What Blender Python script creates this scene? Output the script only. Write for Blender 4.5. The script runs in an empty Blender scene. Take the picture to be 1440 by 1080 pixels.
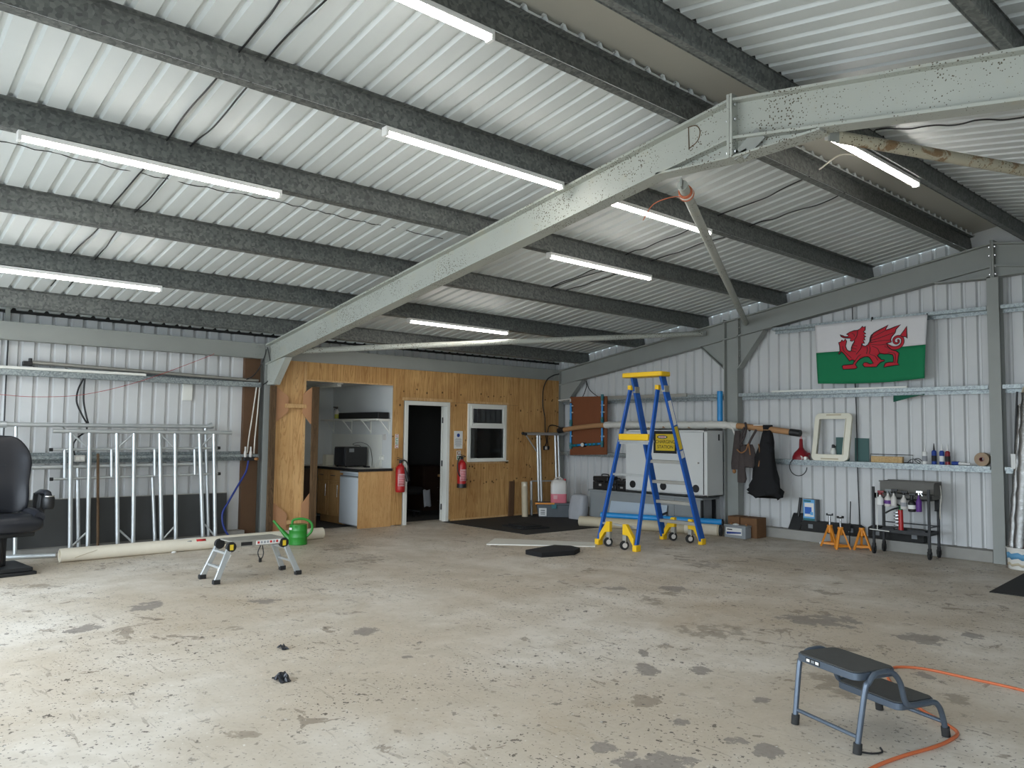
import bpy, bmesh, math, random
from mathutils import Vector, Matrix
random.seed(7)
SC = bpy.context.scene
COL = SC.collection
PI = math.pi

# ------------------------------------------------------------------ mesh builder
class MB:
    """collects shapes; build() links them as ONE mesh object"""
    def __init__(s): s.bm = bmesh.new(); s.mi = 0
    def face(s, pts):
        vs = [s.bm.verts.new(p) for p in pts]
        f = s.bm.faces.new(vs); f.material_index = s.mi; return f
    def hexa(s, p):                      # 8 points: bottom ring then top ring
        v = [s.bm.verts.new(q) for q in p]
        for ix in ((0,3,2,1),(4,5,6,7),(0,1,5,4),(1,2,6,5),(2,3,7,6),(3,0,4,7)):
            f = s.bm.faces.new([v[i] for i in ix]); f.material_index = s.mi
        return s
    def box(s, x0, x1, y0, y1, z0, z1, M=None):
        p = [(x0,y0,z0),(x1,y0,z0),(x1,y1,z0),(x0,y1,z0),(x0,y0,z1),(x1,y0,z1),(x1,y1,z1),(x0,y1,z1)]
        if M is not None: p = [M @ Vector(q) for q in p]
        return s.hexa(p)
    def bar(s, p0, p1, w, h, up=(0,0,1)):  # rectangular bar between two points, w sideways, h along up
        p0 = Vector(p0); p1 = Vector(p1); d = (p1-p0).normalized(); u = Vector(up)
        a = d.cross(u)
        if a.length < 1e-6: a = d.cross(Vector((1,0,0)))
        a.normalize(); b = a.cross(d).normalized()
        a = a*w/2; b = b*h/2
        return s.hexa([p0-a-b,p0+a-b,p0+a+b,p0-a+b,p1-a-b,p1+a-b,p1+a+b,p1-a+b])
    def cyl(s, p0, p1, r, n=14, r1=None, caps=True):
        p0 = Vector(p0); p1 = Vector(p1); d = (p1-p0).normalized()
        a = d.orthogonal().normalized(); b = d.cross(a)
        r1 = r if r1 is None else r1
        A = [s.bm.verts.new(p0+(a*math.cos(t)+b*math.sin(t))*r) for t in [2*PI*i/n for i in range(n)]]
        B = [s.bm.verts.new(p1+(a*math.cos(t)+b*math.sin(t))*r1) for t in [2*PI*i/n for i in range(n)]]
        for i in range(n):
            f = s.bm.faces.new((A[i],A[(i+1)%n],B[(i+1)%n],B[i])); f.material_index = s.mi
        if caps:
            for R in (A[::-1], B):
                f = s.bm.faces.new(R); f.material_index = s.mi
        return s
    def pipe(s, p0, p1, r, ri, n=20):     # hollow open tube
        p0 = Vector(p0); p1 = Vector(p1); d = (p1-p0).normalized()
        a = d.orthogonal().normalized(); b = d.cross(a)
        ring = lambda p, q: [s.bm.verts.new(p+(a*math.cos(2*PI*i/n)+b*math.sin(2*PI*i/n))*q) for i in range(n)]
        A, B, D, E = ring(p0, r), ring(p1, r), ring(p1, ri), ring(p0, ri)
        for P, Q in ((A,B),(B,D),(D,E),(E,A)):
            for i in range(n):
                f = s.bm.faces.new((P[i],P[(i+1)%n],Q[(i+1)%n],Q[i])); f.material_index = s.mi
        return s
    def tube(s, pts, r, n=8, closed=False, rs=None):
        pts = [Vector(p) for p in pts]; m = len(pts); rings = []
        prev = None
        for i, p in enumerate(pts):
            if closed: d = pts[(i+1)%m]-pts[i-1]
            else: d = pts[min(i+1,m-1)]-pts[max(i-1,0)]
            d.normalize()
            if prev is None: a = d.orthogonal().normalized()
            else:
                a = prev-d*prev.dot(d)
                a = a.normalized() if a.length > 1e-6 else d.orthogonal().normalized()
            prev = a; b = d.cross(a); rr = rs[i] if rs else r
            rings.append([s.bm.verts.new(p+(a*math.cos(2*PI*k/n)+b*math.sin(2*PI*k/n))*rr) for k in range(n)])
        rng = range(m) if closed else range(m-1)
        for i in rng:
            A = rings[i]; B = rings[(i+1)%m]
            for k in range(n):
                f = s.bm.faces.new((A[k],A[(k+1)%n],B[(k+1)%n],B[k])); f.material_index = s.mi
        if not closed:
            for R in (rings[0][::-1], rings[-1]):
                f = s.bm.faces.new(R); f.material_index = s.mi
        return s
    def lathe(s, prof, c=(0,0,0), n=20, axis=(0,0,1), ex=1.0):   # prof: (r, h) from bottom to top
        ax = Vector(axis).normalized(); c = Vector(c)
        a = ax.orthogonal().normalized() if abs(ax.z) < .99 else Vector((1,0,0)); b = ax.cross(a)
        rings = []
        for r, h in prof:
            rings.append([s.bm.verts.new(c+ax*h+(a*math.cos(2*PI*k/n)+b*math.sin(2*PI*k/n)*ex)*max(r,1e-4)) for k in range(n)])
        for A, B in zip(rings, rings[1:]):
            for k in range(n):
                f = s.bm.faces.new((A[k],A[(k+1)%n],B[(k+1)%n],B[k])); f.material_index = s.mi
        for R in (rings[0][::-1], rings[-1]):
            f = s.bm.faces.new(R); f.material_index = s.mi
        return s
    def prism(s, pts, off):                # polygon (3D points) extruded by vector off
        off = Vector(off); A = [s.bm.verts.new(Vector(p)) for p in pts]; B = [s.bm.verts.new(Vector(p)+off) for p in pts]
        n = len(A)
        for R in (A[::-1], B):
            f = s.bm.faces.new(R); f.material_index = s.mi
        for i in range(n):
            f = s.bm.faces.new((A[i],A[(i+1)%n],B[(i+1)%n],B[i])); f.material_index = s.mi
        return s
    def ball(s, c, rx, ry=None, rz=None, n=14, m=9):
        ry = rx if ry is None else ry; rz = rx if rz is None else rz; c = Vector(c); rings = []
        for j in range(1, m):
            t = PI*j/m
            rings.append([s.bm.verts.new(c+Vector((rx*math.sin(t)*math.cos(2*PI*k/n), ry*math.sin(t)*math.sin(2*PI*k/n), -rz*math.cos(t)))) for k in range(n)])
        lo = s.bm.verts.new(c-Vector((0,0,rz))); hi = s.bm.verts.new(c+Vector((0,0,rz)))
        for A, B in zip(rings, rings[1:]):
            for k in range(n):
                f = s.bm.faces.new((A[k],A[(k+1)%n],B[(k+1)%n],B[k])); f.material_index = s.mi
        for k in range(n):
            f = s.bm.faces.new((lo, rings[0][(k+1)%n], rings[0][k])); f.material_index = s.mi
            f = s.bm.faces.new((hi, rings[-1][k], rings[-1][(k+1)%n])); f.material_index = s.mi
        return s
    def grid(s, P, closed_u=False):         # P[i][j] points
        V = [[s.bm.verts.new(q) for q in row] for row in P]
        for i in range(len(V)-1):
            m = len(V[i])
            for j in range(m if closed_u else m-1):
                f = s.bm.faces.new((V[i][j],V[i][(j+1)%m],V[i+1][(j+1)%m],V[i+1][j])); f.material_index = s.mi
        return V
    def loft(s, rings):                     # closed rings with end caps
        V = s.grid(rings, True)
        for R in (V[0][::-1], V[-1]):
            f = s.bm.faces.new(R); f.material_index = s.mi
        return s
    def build(s, name, mats, parent=None, bevel=0.0, seg=2, local=False, sharp=35, solid=0.0, subsurf=0):
        bmesh.ops.recalc_face_normals(s.bm, faces=s.bm.faces[:])
        if parent is None:
            xs = [v.co for v in s.bm.verts]
            lo = Vector([min(v[i] for v in xs) for i in range(3)]); hi = Vector([max(v[i] for v in xs) for i in range(3)])
            o0 = Vector(((lo.x+hi.x)/2, (lo.y+hi.y)/2, lo.z))
        else: o0 = Vector((0,0,0)) if local else Vector(parent['_o'])
        for v in s.bm.verts: v.co -= o0
        me = bpy.data.meshes.new(name); s.bm.to_mesh(me); s.bm.free()
        for m in (mats if isinstance(mats, (list, tuple)) else [mats]): me.materials.append(m)
        for p in me.polygons: p.use_smooth = sharp > 25
        if sharp > 25: me.set_sharp_from_angle(angle=math.radians(sharp))
        o = bpy.data.objects.new(name, me); COL.objects.link(o)
        if parent is None: o.location = o0; o['_o'] = tuple(o0)
        else: o.parent = parent; o['_o'] = tuple(parent['_o'])
        if solid:
            md = o.modifiers.new('thickness', 'SOLIDIFY'); md.thickness = solid; md.offset = 0
        if bevel:
            md = o.modifiers.new('edge', 'BEVEL'); md.width = bevel; md.segments = seg; md.limit_method = 'ANGLE'; md.angle_limit = math.radians(40)
        if subsurf:
            md = o.modifiers.new('smooth', 'SUBSURF'); md.levels = subsurf; md.render_levels = subsurf
        return o

def thing(name, label, cat, loc=(0,0,0), rotz=0.0, group=None):
    o = bpy.data.objects.new(name, None); COL.objects.link(o); o.location = loc; o.rotation_euler = (0,0,rotz)
    o.empty_display_size = .1; o['_o'] = tuple(loc)
    return tag(o, label, cat, group)
def tag(o, label, cat, group=None, kind=None):
    o['label'] = label; o['category'] = cat
    if group: o['group'] = group
    if kind: o['kind'] = kind
    return o
def struct(o):
    o['kind'] = 'structure'; return o
def rotz(a, at=(0,0,0)):
    return Matrix.Translation(Vector(at)) @ Matrix.Rotation(a, 4, 'Z')
def smooth_path(pts, n=6, closed=False):
    """Catmull-Rom through the points"""
    P = [Vector(p) for p in pts]; out = []; m = len(P)
    for i in range(m if closed else m-1):
        p1 = P[i]; p2 = P[(i+1)%m]
        p0 = P[i-1] if (closed or i > 0) else p1*2-p2
        p3 = P[(i+2)%m] if (closed or i+2 < m) else p2*2-p1
        for k in range(n):
            t = k/n
            out.append(.5*((2*p1)+(p2-p0)*t+(2*p0-5*p1+4*p2-p3)*t*t+(3*p1-p0-3*p2+p3)*t**3))
    if not closed: out.append(P[-1])
    return out
def text_obj(name, body, size, mat, M, parent=None, extrude=.0008, align='CENTER', sx=1.0):
    cu = bpy.data.curves.new(name, 'FONT'); cu.body = body; cu.size = size; cu.extrude = extrude
    cu.align_x = align; cu.align_y = 'CENTER'
    t = bpy.data.objects.new(name, cu); COL.objects.link(t)
    dg = bpy.context.evaluated_depsgraph_get(); dg.update()
    me = bpy.data.meshes.new_from_object(t.evaluated_get(dg))
    bpy.data.objects.remove(t)
    o0 = Vector(parent['_o']) if parent else Vector((0,0,0))
    me.transform(Matrix.Translation(-o0) @ M @ Matrix.Scale(sx, 4, (1,0,0)))
    me.materials.clear(); me.materials.append(mat)
    o = bpy.data.objects.new(name, me); COL.objects.link(o)
    if parent: o.parent = parent; o['_o'] = tuple(parent['_o'])
    return o

# ------------------------------------------------------------------ materials
def new_mat(name):
    m = bpy.data.materials.new(name); m.use_nodes = True
    nt = m.node_tree; b = nt.nodes['Principled BSDF']
    return m, nt, b
def N(nt, t, **k):
    n = nt.nodes.new(t)
    for a, v in k.items(): setattr(n, a, v)
    return n
def lin(c):
    return tuple((x/12.92 if x <= .04045 else ((x+.055)/1.055)**2.4) for x in c)
def rgb(r, g, b):  # 0-255 display colour to linear
    return lin((r/255, g/255, b/255))
def mixc(nt, fac, a, b, mode='MIX'):
    n = N(nt, 'ShaderNodeMix', data_type='RGBA', blend_type=mode)
    if isinstance(fac, (int, float)): n.inputs[0].default_value = fac
    else: nt.links.new(fac, n.inputs[0])
    for i, c in ((6, a), (7, b)):
        if isinstance(c, tuple): n.inputs[i].default_value = (*c[:3], 1)
        else: nt.links.new(c, n.inputs[i])
    return n.outputs[2]
def noise(nt, vec, scale, detail=4, rough=.55, dist=0.0):
    n = N(nt, 'ShaderNodeTexNoise'); n.inputs['Scale'].default_value = scale; n.inputs['Detail'].default_value = detail
    n.inputs['Roughness'].default_value = rough; n.inputs['Distortion'].default_value = dist
    nt.links.new(vec, n.inputs['Vector']); return n.outputs['Fac']
def ramp(nt, v, a, b, ca=0.0, cb=1.0):
    n = N(nt, 'ShaderNodeMapRange', clamp=True, interpolation_type='SMOOTHSTEP'); nt.links.new(v, n.inputs[0])
    n.inputs[1].default_value = a; n.inputs[2].default_value = b; n.inputs[3].default_value = ca; n.inputs[4].default_value = cb
    return n.outputs[0]
def mth(nt, op, a, b=None):
    n = N(nt, 'ShaderNodeMath', operation=op)
    for i, v in ((0, a), (1, b)):
        if v is None: continue
        if isinstance(v, (int, float)): n.inputs[i].default_value = v
        else: nt.links.new(v, n.inputs[i])
    return n.outputs[0]
def coords(nt, scale=(1,1,1)):
    t = N(nt, 'ShaderNodeTexCoord'); mp = N(nt, 'ShaderNodeMapping'); mp.inputs['Scale'].default_value = scale
    nt.links.new(t.outputs['Object'], mp.inputs['Vector']); return mp.outputs['Vector']
def bump(nt, b, h, strength=.2, dist=.01):
    n = N(nt, 'ShaderNodeBump'); n.inputs['Strength'].default_value = strength; n.inputs['Distance'].default_value = dist
    nt.links.new(h, n.inputs['Height']); nt.links.new(n.outputs['Normal'], b.inputs['Normal'])
def mat(name, col, rough=.5, metal=0.0, var=.12, scale=9.0, bmp=0.0, spec=.5, coat=0.0):
    m, nt, b = new_mat(name)
    v = coords(nt); f = noise(nt, v, scale, 5)
    lo = tuple(c*(1-var) for c in col); hi = tuple(min(1, c*(1+var)) for c in col)
    nt.links.new(mixc(nt, f, lo, hi), b.inputs['Base Color'])
    b.inputs['Roughness'].default_value = rough; b.inputs['Metallic'].default_value = metal
    b.inputs['Specular IOR Level'].default_value = spec; b.inputs['Coat Weight'].default_value = coat
    if bmp: bump(nt, b, noise(nt, v, scale*6, 3), bmp, .004)
    return m

def m_floor():
    m, nt, b = new_mat('worn_painted_concrete'); v = coords(nt)
    big = noise(nt, v, .55, 6, .6); mid = noise(nt, v, 2.3, 8, .65, .4); fine = noise(nt, v, 38, 4, .6)
    base = mixc(nt, ramp(nt, big, .35, .68), rgb(182,167,146), rgb(212,204,192))
    base = mixc(nt, ramp(nt, mid, .38, .66, 0, .5), base, rgb(170,157,138))
    base = mixc(nt, mth(nt, 'MULTIPLY', fine, .22), base, rgb(236,232,224))
    # brown traffic wear in the middle of the hall
    brown = noise(nt, v, .8, 7, .7, .6)
    base = mixc(nt, ramp(nt, brown, .52, .74, 0, .5), base, rgb(168,148,120))
    # islands where the paint has gone: dark grey-brown concrete
    isl = noise(nt, v, 3.1, 6, .62, .5); mask = noise(nt, v, .7, 2)
    isl2 = mth(nt, 'ADD', isl, mth(nt, 'MULTIPLY', mth(nt, 'SUBTRACT', mask, .5), .35))
    base = mixc(nt, ramp(nt, isl2, .635, .655, 0, .7), base, rgb(130,117,102))
    # small drips and crumbs
    area = ramp(nt, noise(nt, v, .9, 4, .6), .36, .60, .22, 1)
    sp = noise(nt, v, 13, 4, .6, .1); base = mixc(nt, mth(nt, 'MULTIPLY', ramp(nt, sp, .628, .643, 0, .9), area), base, rgb(80,71,62))
    sp2 = noise(nt, v, 42, 2, .5); base = mixc(nt, mth(nt, 'MULTIPLY', ramp(nt, sp2, .645, .66, 0, .9), area), base, rgb(66,58,50))
    ws = noise(nt, v, 26, 3, .5); base = mixc(nt, ramp(nt, ws, .69, .71, 0, .6), base, rgb(225,222,214))
    # scratches
    sv = coords(nt, (1.1, 7, 1)); sc = noise(nt, sv, 2.6, 5, .6, 1.2)
    base = mixc(nt, mth(nt, 'MULTIPLY', ramp(nt, sc, .625, .66, 0, .5), area), base, rgb(124,112,98))
    # single oil and wear patches, each at its own place on the floor
    warp = noise(nt, v, 8.5, 7, .68); warp2 = noise(nt, v, 1.9, 3)
    sep = N(nt, 'ShaderNodeSeparateXYZ'); nt.links.new(v, sep.inputs[0]); X, Y = sep.outputs[0], sep.outputs[1]
    acc = {1: None, 2: None}
    for cx, cy, a, c, k in FLOOR_PATCHES:
        dx = mth(nt, 'SUBTRACT', X, cx); dy = mth(nt, 'SUBTRACT', Y, cy)
        p = mth(nt, 'ADD', mth(nt, 'MULTIPLY', dx, .667/a), mth(nt, 'MULTIPLY', dy, .745/a))
        q = mth(nt, 'ADD', mth(nt, 'MULTIPLY', dx, -.745/c), mth(nt, 'MULTIPLY', dy, .667/c))
        d = mth(nt, 'ADD', mth(nt, 'MULTIPLY', p, p), mth(nt, 'MULTIPLY', q, q))
        acc[k] = d if acc[k] is None else mth(nt, 'MINIMUM', acc[k], d)
    d1 = mth(nt, 'ADD', acc[1], mth(nt, 'MULTIPLY', mth(nt, 'SUBTRACT', warp, .42), 4.6))
    base = mixc(nt, ramp(nt, d1, 1.06, .9, 0, .8), base, mixc(nt, fine, rgb(108,100,94), rgb(146,138,130)))
    d2 = mth(nt, 'ADD', acc[2], mth(nt, 'MULTIPLY', mth(nt, 'SUBTRACT', warp, .44), 7.5))
    base = mixc(nt, ramp(nt, d2, 1.3, .6, 0, .6), base, mixc(nt, fine, rgb(98,87,74), rgb(146,132,114)))
    nt.links.new(base, b.inputs['Base Color'])
    nt.links.new(ramp(nt, mid, .3, .75, .42, .7), b.inputs['Roughness']); b.inputs['Specular IOR Level'].default_value = .4
    bump(nt, b, mth(nt, 'ADD', fine, mth(nt, 'MULTIPLY', isl, 1.5)), .12, .004)
    return m
FLOOR_PATCHES = [(4.15,-9.37,.13,.17,1),(5.57,-7.73,.13,.15,1),(7.66,-4.6,.38,.27,1),(8.44,-4.54,.2,.22,1),(8.68,-4.13,.1,.13,1),(8.24,-7.99,.08,.1,1),
 (8.54,-7.96,.23,.16,1),(8.63,-7.43,.08,.06,1),(8.8,-7.42,.08,.11,1),(8.29,-7.44,.07,.06,1),(7.82,-6.56,.08,.11,1),(7.6,-6.83,.09,.16,1),(7.32,-6.53,.04,.13,1),
 (6.06,-4.46,.17,.19,1),(6.3,-5.11,.11,.25,2),(5.67,-4.9,.13,.11,1),(5.39,-2.96,.24,.32,2),(8.51,-6.15,.17,.3,2),(8.38,-6.77,.07,.06,1),(1.54,-5.64,.28,.39,2),
 (2.63,-5.94,.25,.37,2),(3.62,-8.73,.15,.24,1),(4.09,-7.87,.17,.12,1),(2.06,-9.28,.27,.12,2),(7.29,-5.6,.31,.28,2),(4.84,-8.49,.12,.07,2),(6.95,-9.29,.09,.06,2),
 (6.36,-7.86,.05,.05,1),(9.15,-5.87,.09,.12,2),(8.82,-5.52,.07,.1,1)]

def m_ply(name, c0, c1, c2, stretch=(9,9,.55), plugs=True, seed=0.0):
    m, nt, b = new_mat(name); v = coords(nt, stretch)
    mp = nt.nodes['Mapping']; mp.inputs['Location'].default_value = (seed, seed*1.7, seed*.6)
    g = noise(nt, v, 1.0, 6, .6, 1.4); w = N(nt, 'ShaderNodeTexNoise'); w.inputs['Scale'].default_value = 3.2; w.inputs['Distortion'].default_value = 2.5
    nt.links.new(v, w.inputs['Vector'])
    rings = mth(nt, 'FRACT', mth(nt, 'MULTIPLY', g, 9.0))
    tri = mth(nt, 'ABSOLUTE', mth(nt, 'SUBTRACT', rings, .5))
    c = mixc(nt, ramp(nt, g, .3, .7), c0, c1)
    c = mixc(nt, ramp(nt, tri, .0, .26, .75, 0), c, c2)
    v2 = coords(nt); blot = noise(nt, v2, 1.7, 4)
    c = mixc(nt, ramp(nt, blot, .35, .75, 0, .45), c, c2)
    if plugs:   # repair plugs and knots lie in rows across the sheets
        mv = coords(nt, (12, 12, 11)); vo = N(nt, 'ShaderNodeTexVoronoi'); vo.inputs['Scale'].default_value = 1.0; vo.inputs['Randomness'].default_value = .85
        nt.links.new(mv, vo.inputs['Vector'])
        sp = N(nt, 'ShaderNodeSeparateXYZ'); nt.links.new(coords(nt), sp.inputs[0])
        zz = mth(nt, 'ADD', sp.outputs[2], mth(nt, 'MULTIPLY', noise(nt, coords(nt), .8, 2), .10)); rowm = None
        for z0 in (.72, .98, 1.46, 2.02, 2.26):
            q = mth(nt, 'ABSOLUTE', mth(nt, 'SUBTRACT', zz, z0)); rowm = q if rowm is None else mth(nt, 'MINIMUM', rowm, q)
        gaps = noise(nt, coords(nt, (1, 1, 1.5)), 1.9, 2)
        k = mth(nt, 'MULTIPLY', mth(nt, 'MULTIPLY', ramp(nt, vo.outputs['Distance'], .27, .18), ramp(nt, rowm, .05, .035)), ramp(nt, gaps, .36, .44))
        c = mixc(nt, mth(nt, 'MULTIPLY', k, .85), c, rgb(72,48,28))
    nt.links.new(c, b.inputs['Base Color']); b.inputs['Roughness'].default_value = .62; b.inputs['Specular IOR Level'].default_value = .3
    return m
def m_galv(name, a, c, rough=.5, metal=.55, scale=45):
    m, nt, b = new_mat(name); v = coords(nt)
    vo = N(nt, 'ShaderNodeTexVoronoi'); vo.inputs['Scale'].default_value = scale; nt.links.new(v, vo.inputs['Vector'])
    sep = N(nt, 'ShaderNodeSeparateColor'); nt.links.new(vo.outputs['Color'], sep.inputs[0])
    f = mth(nt, 'ADD', mth(nt, 'MULTIPLY', sep.outputs[0], .7), mth(nt, 'MULTIPLY', noise(nt, v, 6, 4), .3))
    nt.links.new(mixc(nt, f, a, c), b.inputs['Base Color'])
    b.inputs['Roughness'].default_value = rough; b.inputs['Metallic'].default_value = metal
    return m
def m_steel(name, col, specks=True, streaks=False):
    m, nt, b = new_mat(name); v = coords(nt)
    c = mixc(nt, noise(nt, v, 2.2, 6), tuple(x*.86 for x in col), tuple(x*1.1 for x in col))
    if specks:
        vo = N(nt, 'ShaderNodeTexVoronoi'); vo.inputs['Scale'].default_value = 52; nt.links.new(v, vo.inputs['Vector'])
        area = noise(nt, v, 1.6, 4, .6)
        rad = mth(nt, 'MULTIPLY', ramp(nt, area, .30, .62), .34)
        k = ramp(nt, mth(nt, 'SUBTRACT', vo.outputs['Distance'], rad), .02, -.05)
        c = mixc(nt, mth(nt, 'MULTIPLY', k, ramp(nt, noise(nt, v, 21, 2), .40, .44)), c, rgb(82,74,58))
        c = mixc(nt, ramp(nt, noise(nt, v, 2.7, 5, .7), .55, .8, 0, .5), c, rgb(176,164,128))
    if streaks:
        c = mixc(nt, ramp(nt, noise(nt, v, 5.5, 5, .7, .8), .53, .60, 0, .85), c, rgb(122,92,58))
    nt.links.new(c, b.inputs['Base Color']); b.inputs['Roughness'].default_value = .5; b.inputs['Specular IOR Level'].default_value = .4
    return m
def m_emit(name, col, s):
    m, nt, b = new_mat(name); b.inputs['Base Color'].default_value = (.9,.9,.9,1)
    b.inputs['Emission Color'].default_value = (*col, 1); b.inputs['Emission Strength'].default_value = s; return m
def m_glass(name, tint=(.9,.95,.95), rough=.02):
    m, nt, b = new_mat(name); b.inputs['Base Color'].default_value = (*tint, 1); b.inputs['Transmission Weight'].default_value = 1
    b.inputs['Roughness'].default_value = rough; b.inputs['IOR'].default_value = 1.45; return m

M = {}
M['floor'] = m_floor()
M['roof'] = mat('white_roof_sheet', rgb(200,205,204), .42, 0, .06, 3)
M['ridge'] = mat('grey_ridge_flashing', rgb(176,174,164), .5, 0, .06, 3)
M['clad'] = mat('white_wall_sheet', rgb(203,204,203), .5, 0, .06, 3)
M['conc'] = mat('grey_plinth_concrete', rgb(150,148,142), .8, 0, .15, 7, .2)
M['steel'] = m_steel('grey_steel_paint', rgb(148,151,146), False)
M['steel_rust'] = m_steel('grey_steel_paint_flecked_with_rust', rgb(172,175,167), True)
M['steel_streak'] = m_steel('pale_steel_paint_streaked_with_rust', rgb(176,170,150), True, True)
M['purlin'] = m_galv('dull_galvanised_steel', rgb(74,77,77), rgb(128,131,127), .5, .3, 42)
M['girt'] = m_galv('galvanised_rail', rgb(112,120,122), rgb(176,184,184), .45, .5, 60)
M['ply'] = m_ply('plywood', rgb(194,150,94), rgb(212,170,112), rgb(150,104,56), (7,7,.32))
M['ply_tan'] = m_ply('plywood_with_grain_arches', rgb(208,164,108), rgb(222,182,128), rgb(176,130,80), (5,5,.5), False, 3.1)
M['ply_pink'] = mat('thin_pinkish_plywood', rgb(186,138,100), .7, 0, .1, 5)
M['pine'] = m_ply('sawn_pine', rgb(208,168,116), rgb(222,186,136), rgb(172,128,82), (14,14,1.0), False, 5.0)
M['rough_timber'] = m_ply('weathered_timber', rgb(90,70,48), rgb(112,88,62), rgb(58,42,28), (12,12,.9), False, 8.0)
M['brown_board'] = mat('dark_brown_board', rgb(92,66,44), .7, 0, .25, 6)
M['white_paint'] = mat('white_gloss_paint', rgb(226,226,218), .4, 0, .04, 4)
M['white_wall'] = mat('white_emulsion', rgb(214,216,214), .7, 0, .05, 2)
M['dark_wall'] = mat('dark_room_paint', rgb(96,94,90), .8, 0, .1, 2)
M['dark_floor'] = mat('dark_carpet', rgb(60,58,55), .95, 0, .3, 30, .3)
M['pvc'] = mat('white_upvc', rgb(228,228,220), .35, 0, .03, 4)
M['glass'] = m_glass('window_glass')
M['lamp_body'] = mat('lamp_housing', rgb(225,225,222), .4, 0, .03, 4)
M['lamp'] = m_emit('lit_lamp_tube', (1, .96, .90), 30)
M['black'] = mat('black_plastic', rgb(28,28,29), .45, 0, .2, 12)
M['rubber'] = mat('black_rubber', rgb(34,34,33), .8, 0, .25, 22, .3)
M['rubber_grey'] = mat('dark_grey_rubber_sheet', rgb(58,59,58), .75, 0, .3, 3, .1)
M['foam'] = mat('black_foam', rgb(20,20,21), .9, 0, .2, 30, .3)
M['leather'] = mat('black_leather', rgb(30,32,38), .36, 0, .2, 14, .1)
M['alu'] = mat('aluminium', rgb(198,202,202), .34, .6, .1, 14)
M['alu_dull'] = mat('dull_aluminium', rgb(170,168,160), .5, .6, .15, 10)
M['chrome'] = mat('bright_metal', rgb(210,212,212), .2, 1, .05, 10)
M['iron'] = mat('black_iron', rgb(36,37,38), .5, .3, .2, 12)
M['card'] = mat('cardboard', rgb(170,128,88), .8, 0, .1, 9)
M['card_dark'] = mat('brown_cardboard', rgb(112,80,52), .85, 0, .25, 7)
M['cream_tube'] = mat('cream_roll_wrapper', rgb(224,216,198), .5, 0, .1, 5)
M['beige_roll'] = mat('beige_vinyl', rgb(188,176,150), .55, 0, .1, 6)
M['film'] = mat('white_plastic_film', rgb(214,212,204), .3, 0, .1, 16, .4)
M['foil'] = mat('silver_foil', rgb(160,160,158), .24, .95, .45, 22, 1.0)
M['blue_frp'] = mat('blue_fibreglass', rgb(16,84,168), .4, 0, .1, 6)
M['yellow'] = mat('yellow_plastic', rgb(236,190,24), .45, 0, .06, 8)
M['blue_pipe'] = mat('bright_blue_plastic', rgb(34,140,206), .4, 0, .08, 8)
M['blue_hose'] = mat('dark_blue_hose', rgb(24,46,120), .45, 0, .1, 8)
M['teal'] = mat('teal_fitting', rgb(30,104,110), .4, 0, .1, 8)
M['green'] = mat('green_plastic', rgb(40,132,42), .4, 0, .06, 7)
M['green_board'] = mat('dark_green_board', rgb(56,92,88), .55, 0, .06, 5)
M['green_cloth'] = mat('green_cloth', rgb(24,92,72), .85, 0, .15, 20)
M['red'] = mat('red_enamel', rgb(170,28,30), .35, 0, .06, 6)
M['dark_red'] = mat('dark_red_plastic', rgb(128,22,32), .4, 0, .12, 8)
M['orange'] = mat('orange_enamel', rgb(216,136,36), .45, 0, .12, 12)
M['orange_cable'] = mat('orange_cable_sheath', rgb(190,100,60), .5, 0, .08, 14)
M['cable'] = mat('black_cable', rgb(30,30,31), .5, 0, .1, 14)
M['white_cable'] = mat('white_cable_sheath', rgb(214,210,198), .5, 0, .05, 14)
M['grey_blue'] = mat('grey_blue_enamel', rgb(86,96,108), .35, .5, .08, 9)
M['mat_dark'] = mat('dark_grey_step_rubber', rgb(66,66,64), .85, 0, .12, 30, .3)
M['cab_white'] = mat('white_powder_coat', rgb(216,218,216), .42, 0, .03, 3)
M['bench_grey'] = mat('grey_bench_paint', rgb(138,142,142), .55, 0, .1, 4)
M['pale_blue'] = mat('pale_blue_panel', rgb(178,192,204), .45, 0, .06, 4)
M['grey_plastic'] = mat('grey_plastic', rgb(88,94,98), .5, 0, .12, 6)
M['batt'] = mat('battery_grey', rgb(142,148,152), .45, 0, .06, 9)
M['hard'] = mat('brown_hardboard', rgb(122,70,40), .7, 0, .12, 5)
M['denim'] = mat('dark_brown_work_cloth', rgb(70,62,60), .9, 0, .25, 18, .4)
M['black_cloth'] = mat('black_cloth', rgb(19,19,21), .9, 0, .25, 18, .4)
M['strap'] = mat('leather_strap', rgb(150,104,62), .6, 0, .1, 10)
M['grey_cloth'] = mat('grey_sheet', rgb(168,170,174), .8, 0, .1, 9, .2)
M['oak'] = m_ply('oak_veneer', rgb(200,156,102), rgb(212,170,116), rgb(180,136,84), (12,12,.8), False, 2.0)
M['dark_wood'] = mat('dark_wood', rgb(58,42,32), .5, 0, .2, 6)
M['fridge'] = mat('white_fridge', rgb(206,212,216), .35, 0, .03, 4)
M['worktop'] = mat('pale_worktop', rgb(206,204,196), .35, 0, .1, 26)
M['paper'] = mat('paper', rgb(226,226,222), .8, 0, .03, 6)
M['ink_blue'] = mat('blue_print', rgb(34,64,140), .7, 0, .05, 6)
M['ink_grey'] = mat('grey_print', rgb(150,152,156), .8, 0, .05, 6)
M['ink_red'] = mat('red_print', rgb(184,40,40), .7, 0, .05, 6)
M['ink_green'] = mat('green_print', rgb(40,120,66), .7, 0, .05, 6)
M['ink_black'] = mat('black_print', rgb(26,26,26), .7, 0, .05, 6)
M['ink_pink'] = mat('pale_pink_print', rgb(222,170,172), .7, 0, .05, 6)
M['sign_yellow'] = mat('yellow_sign', rgb(216,186,44), .5, 0, .05, 6)
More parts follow.
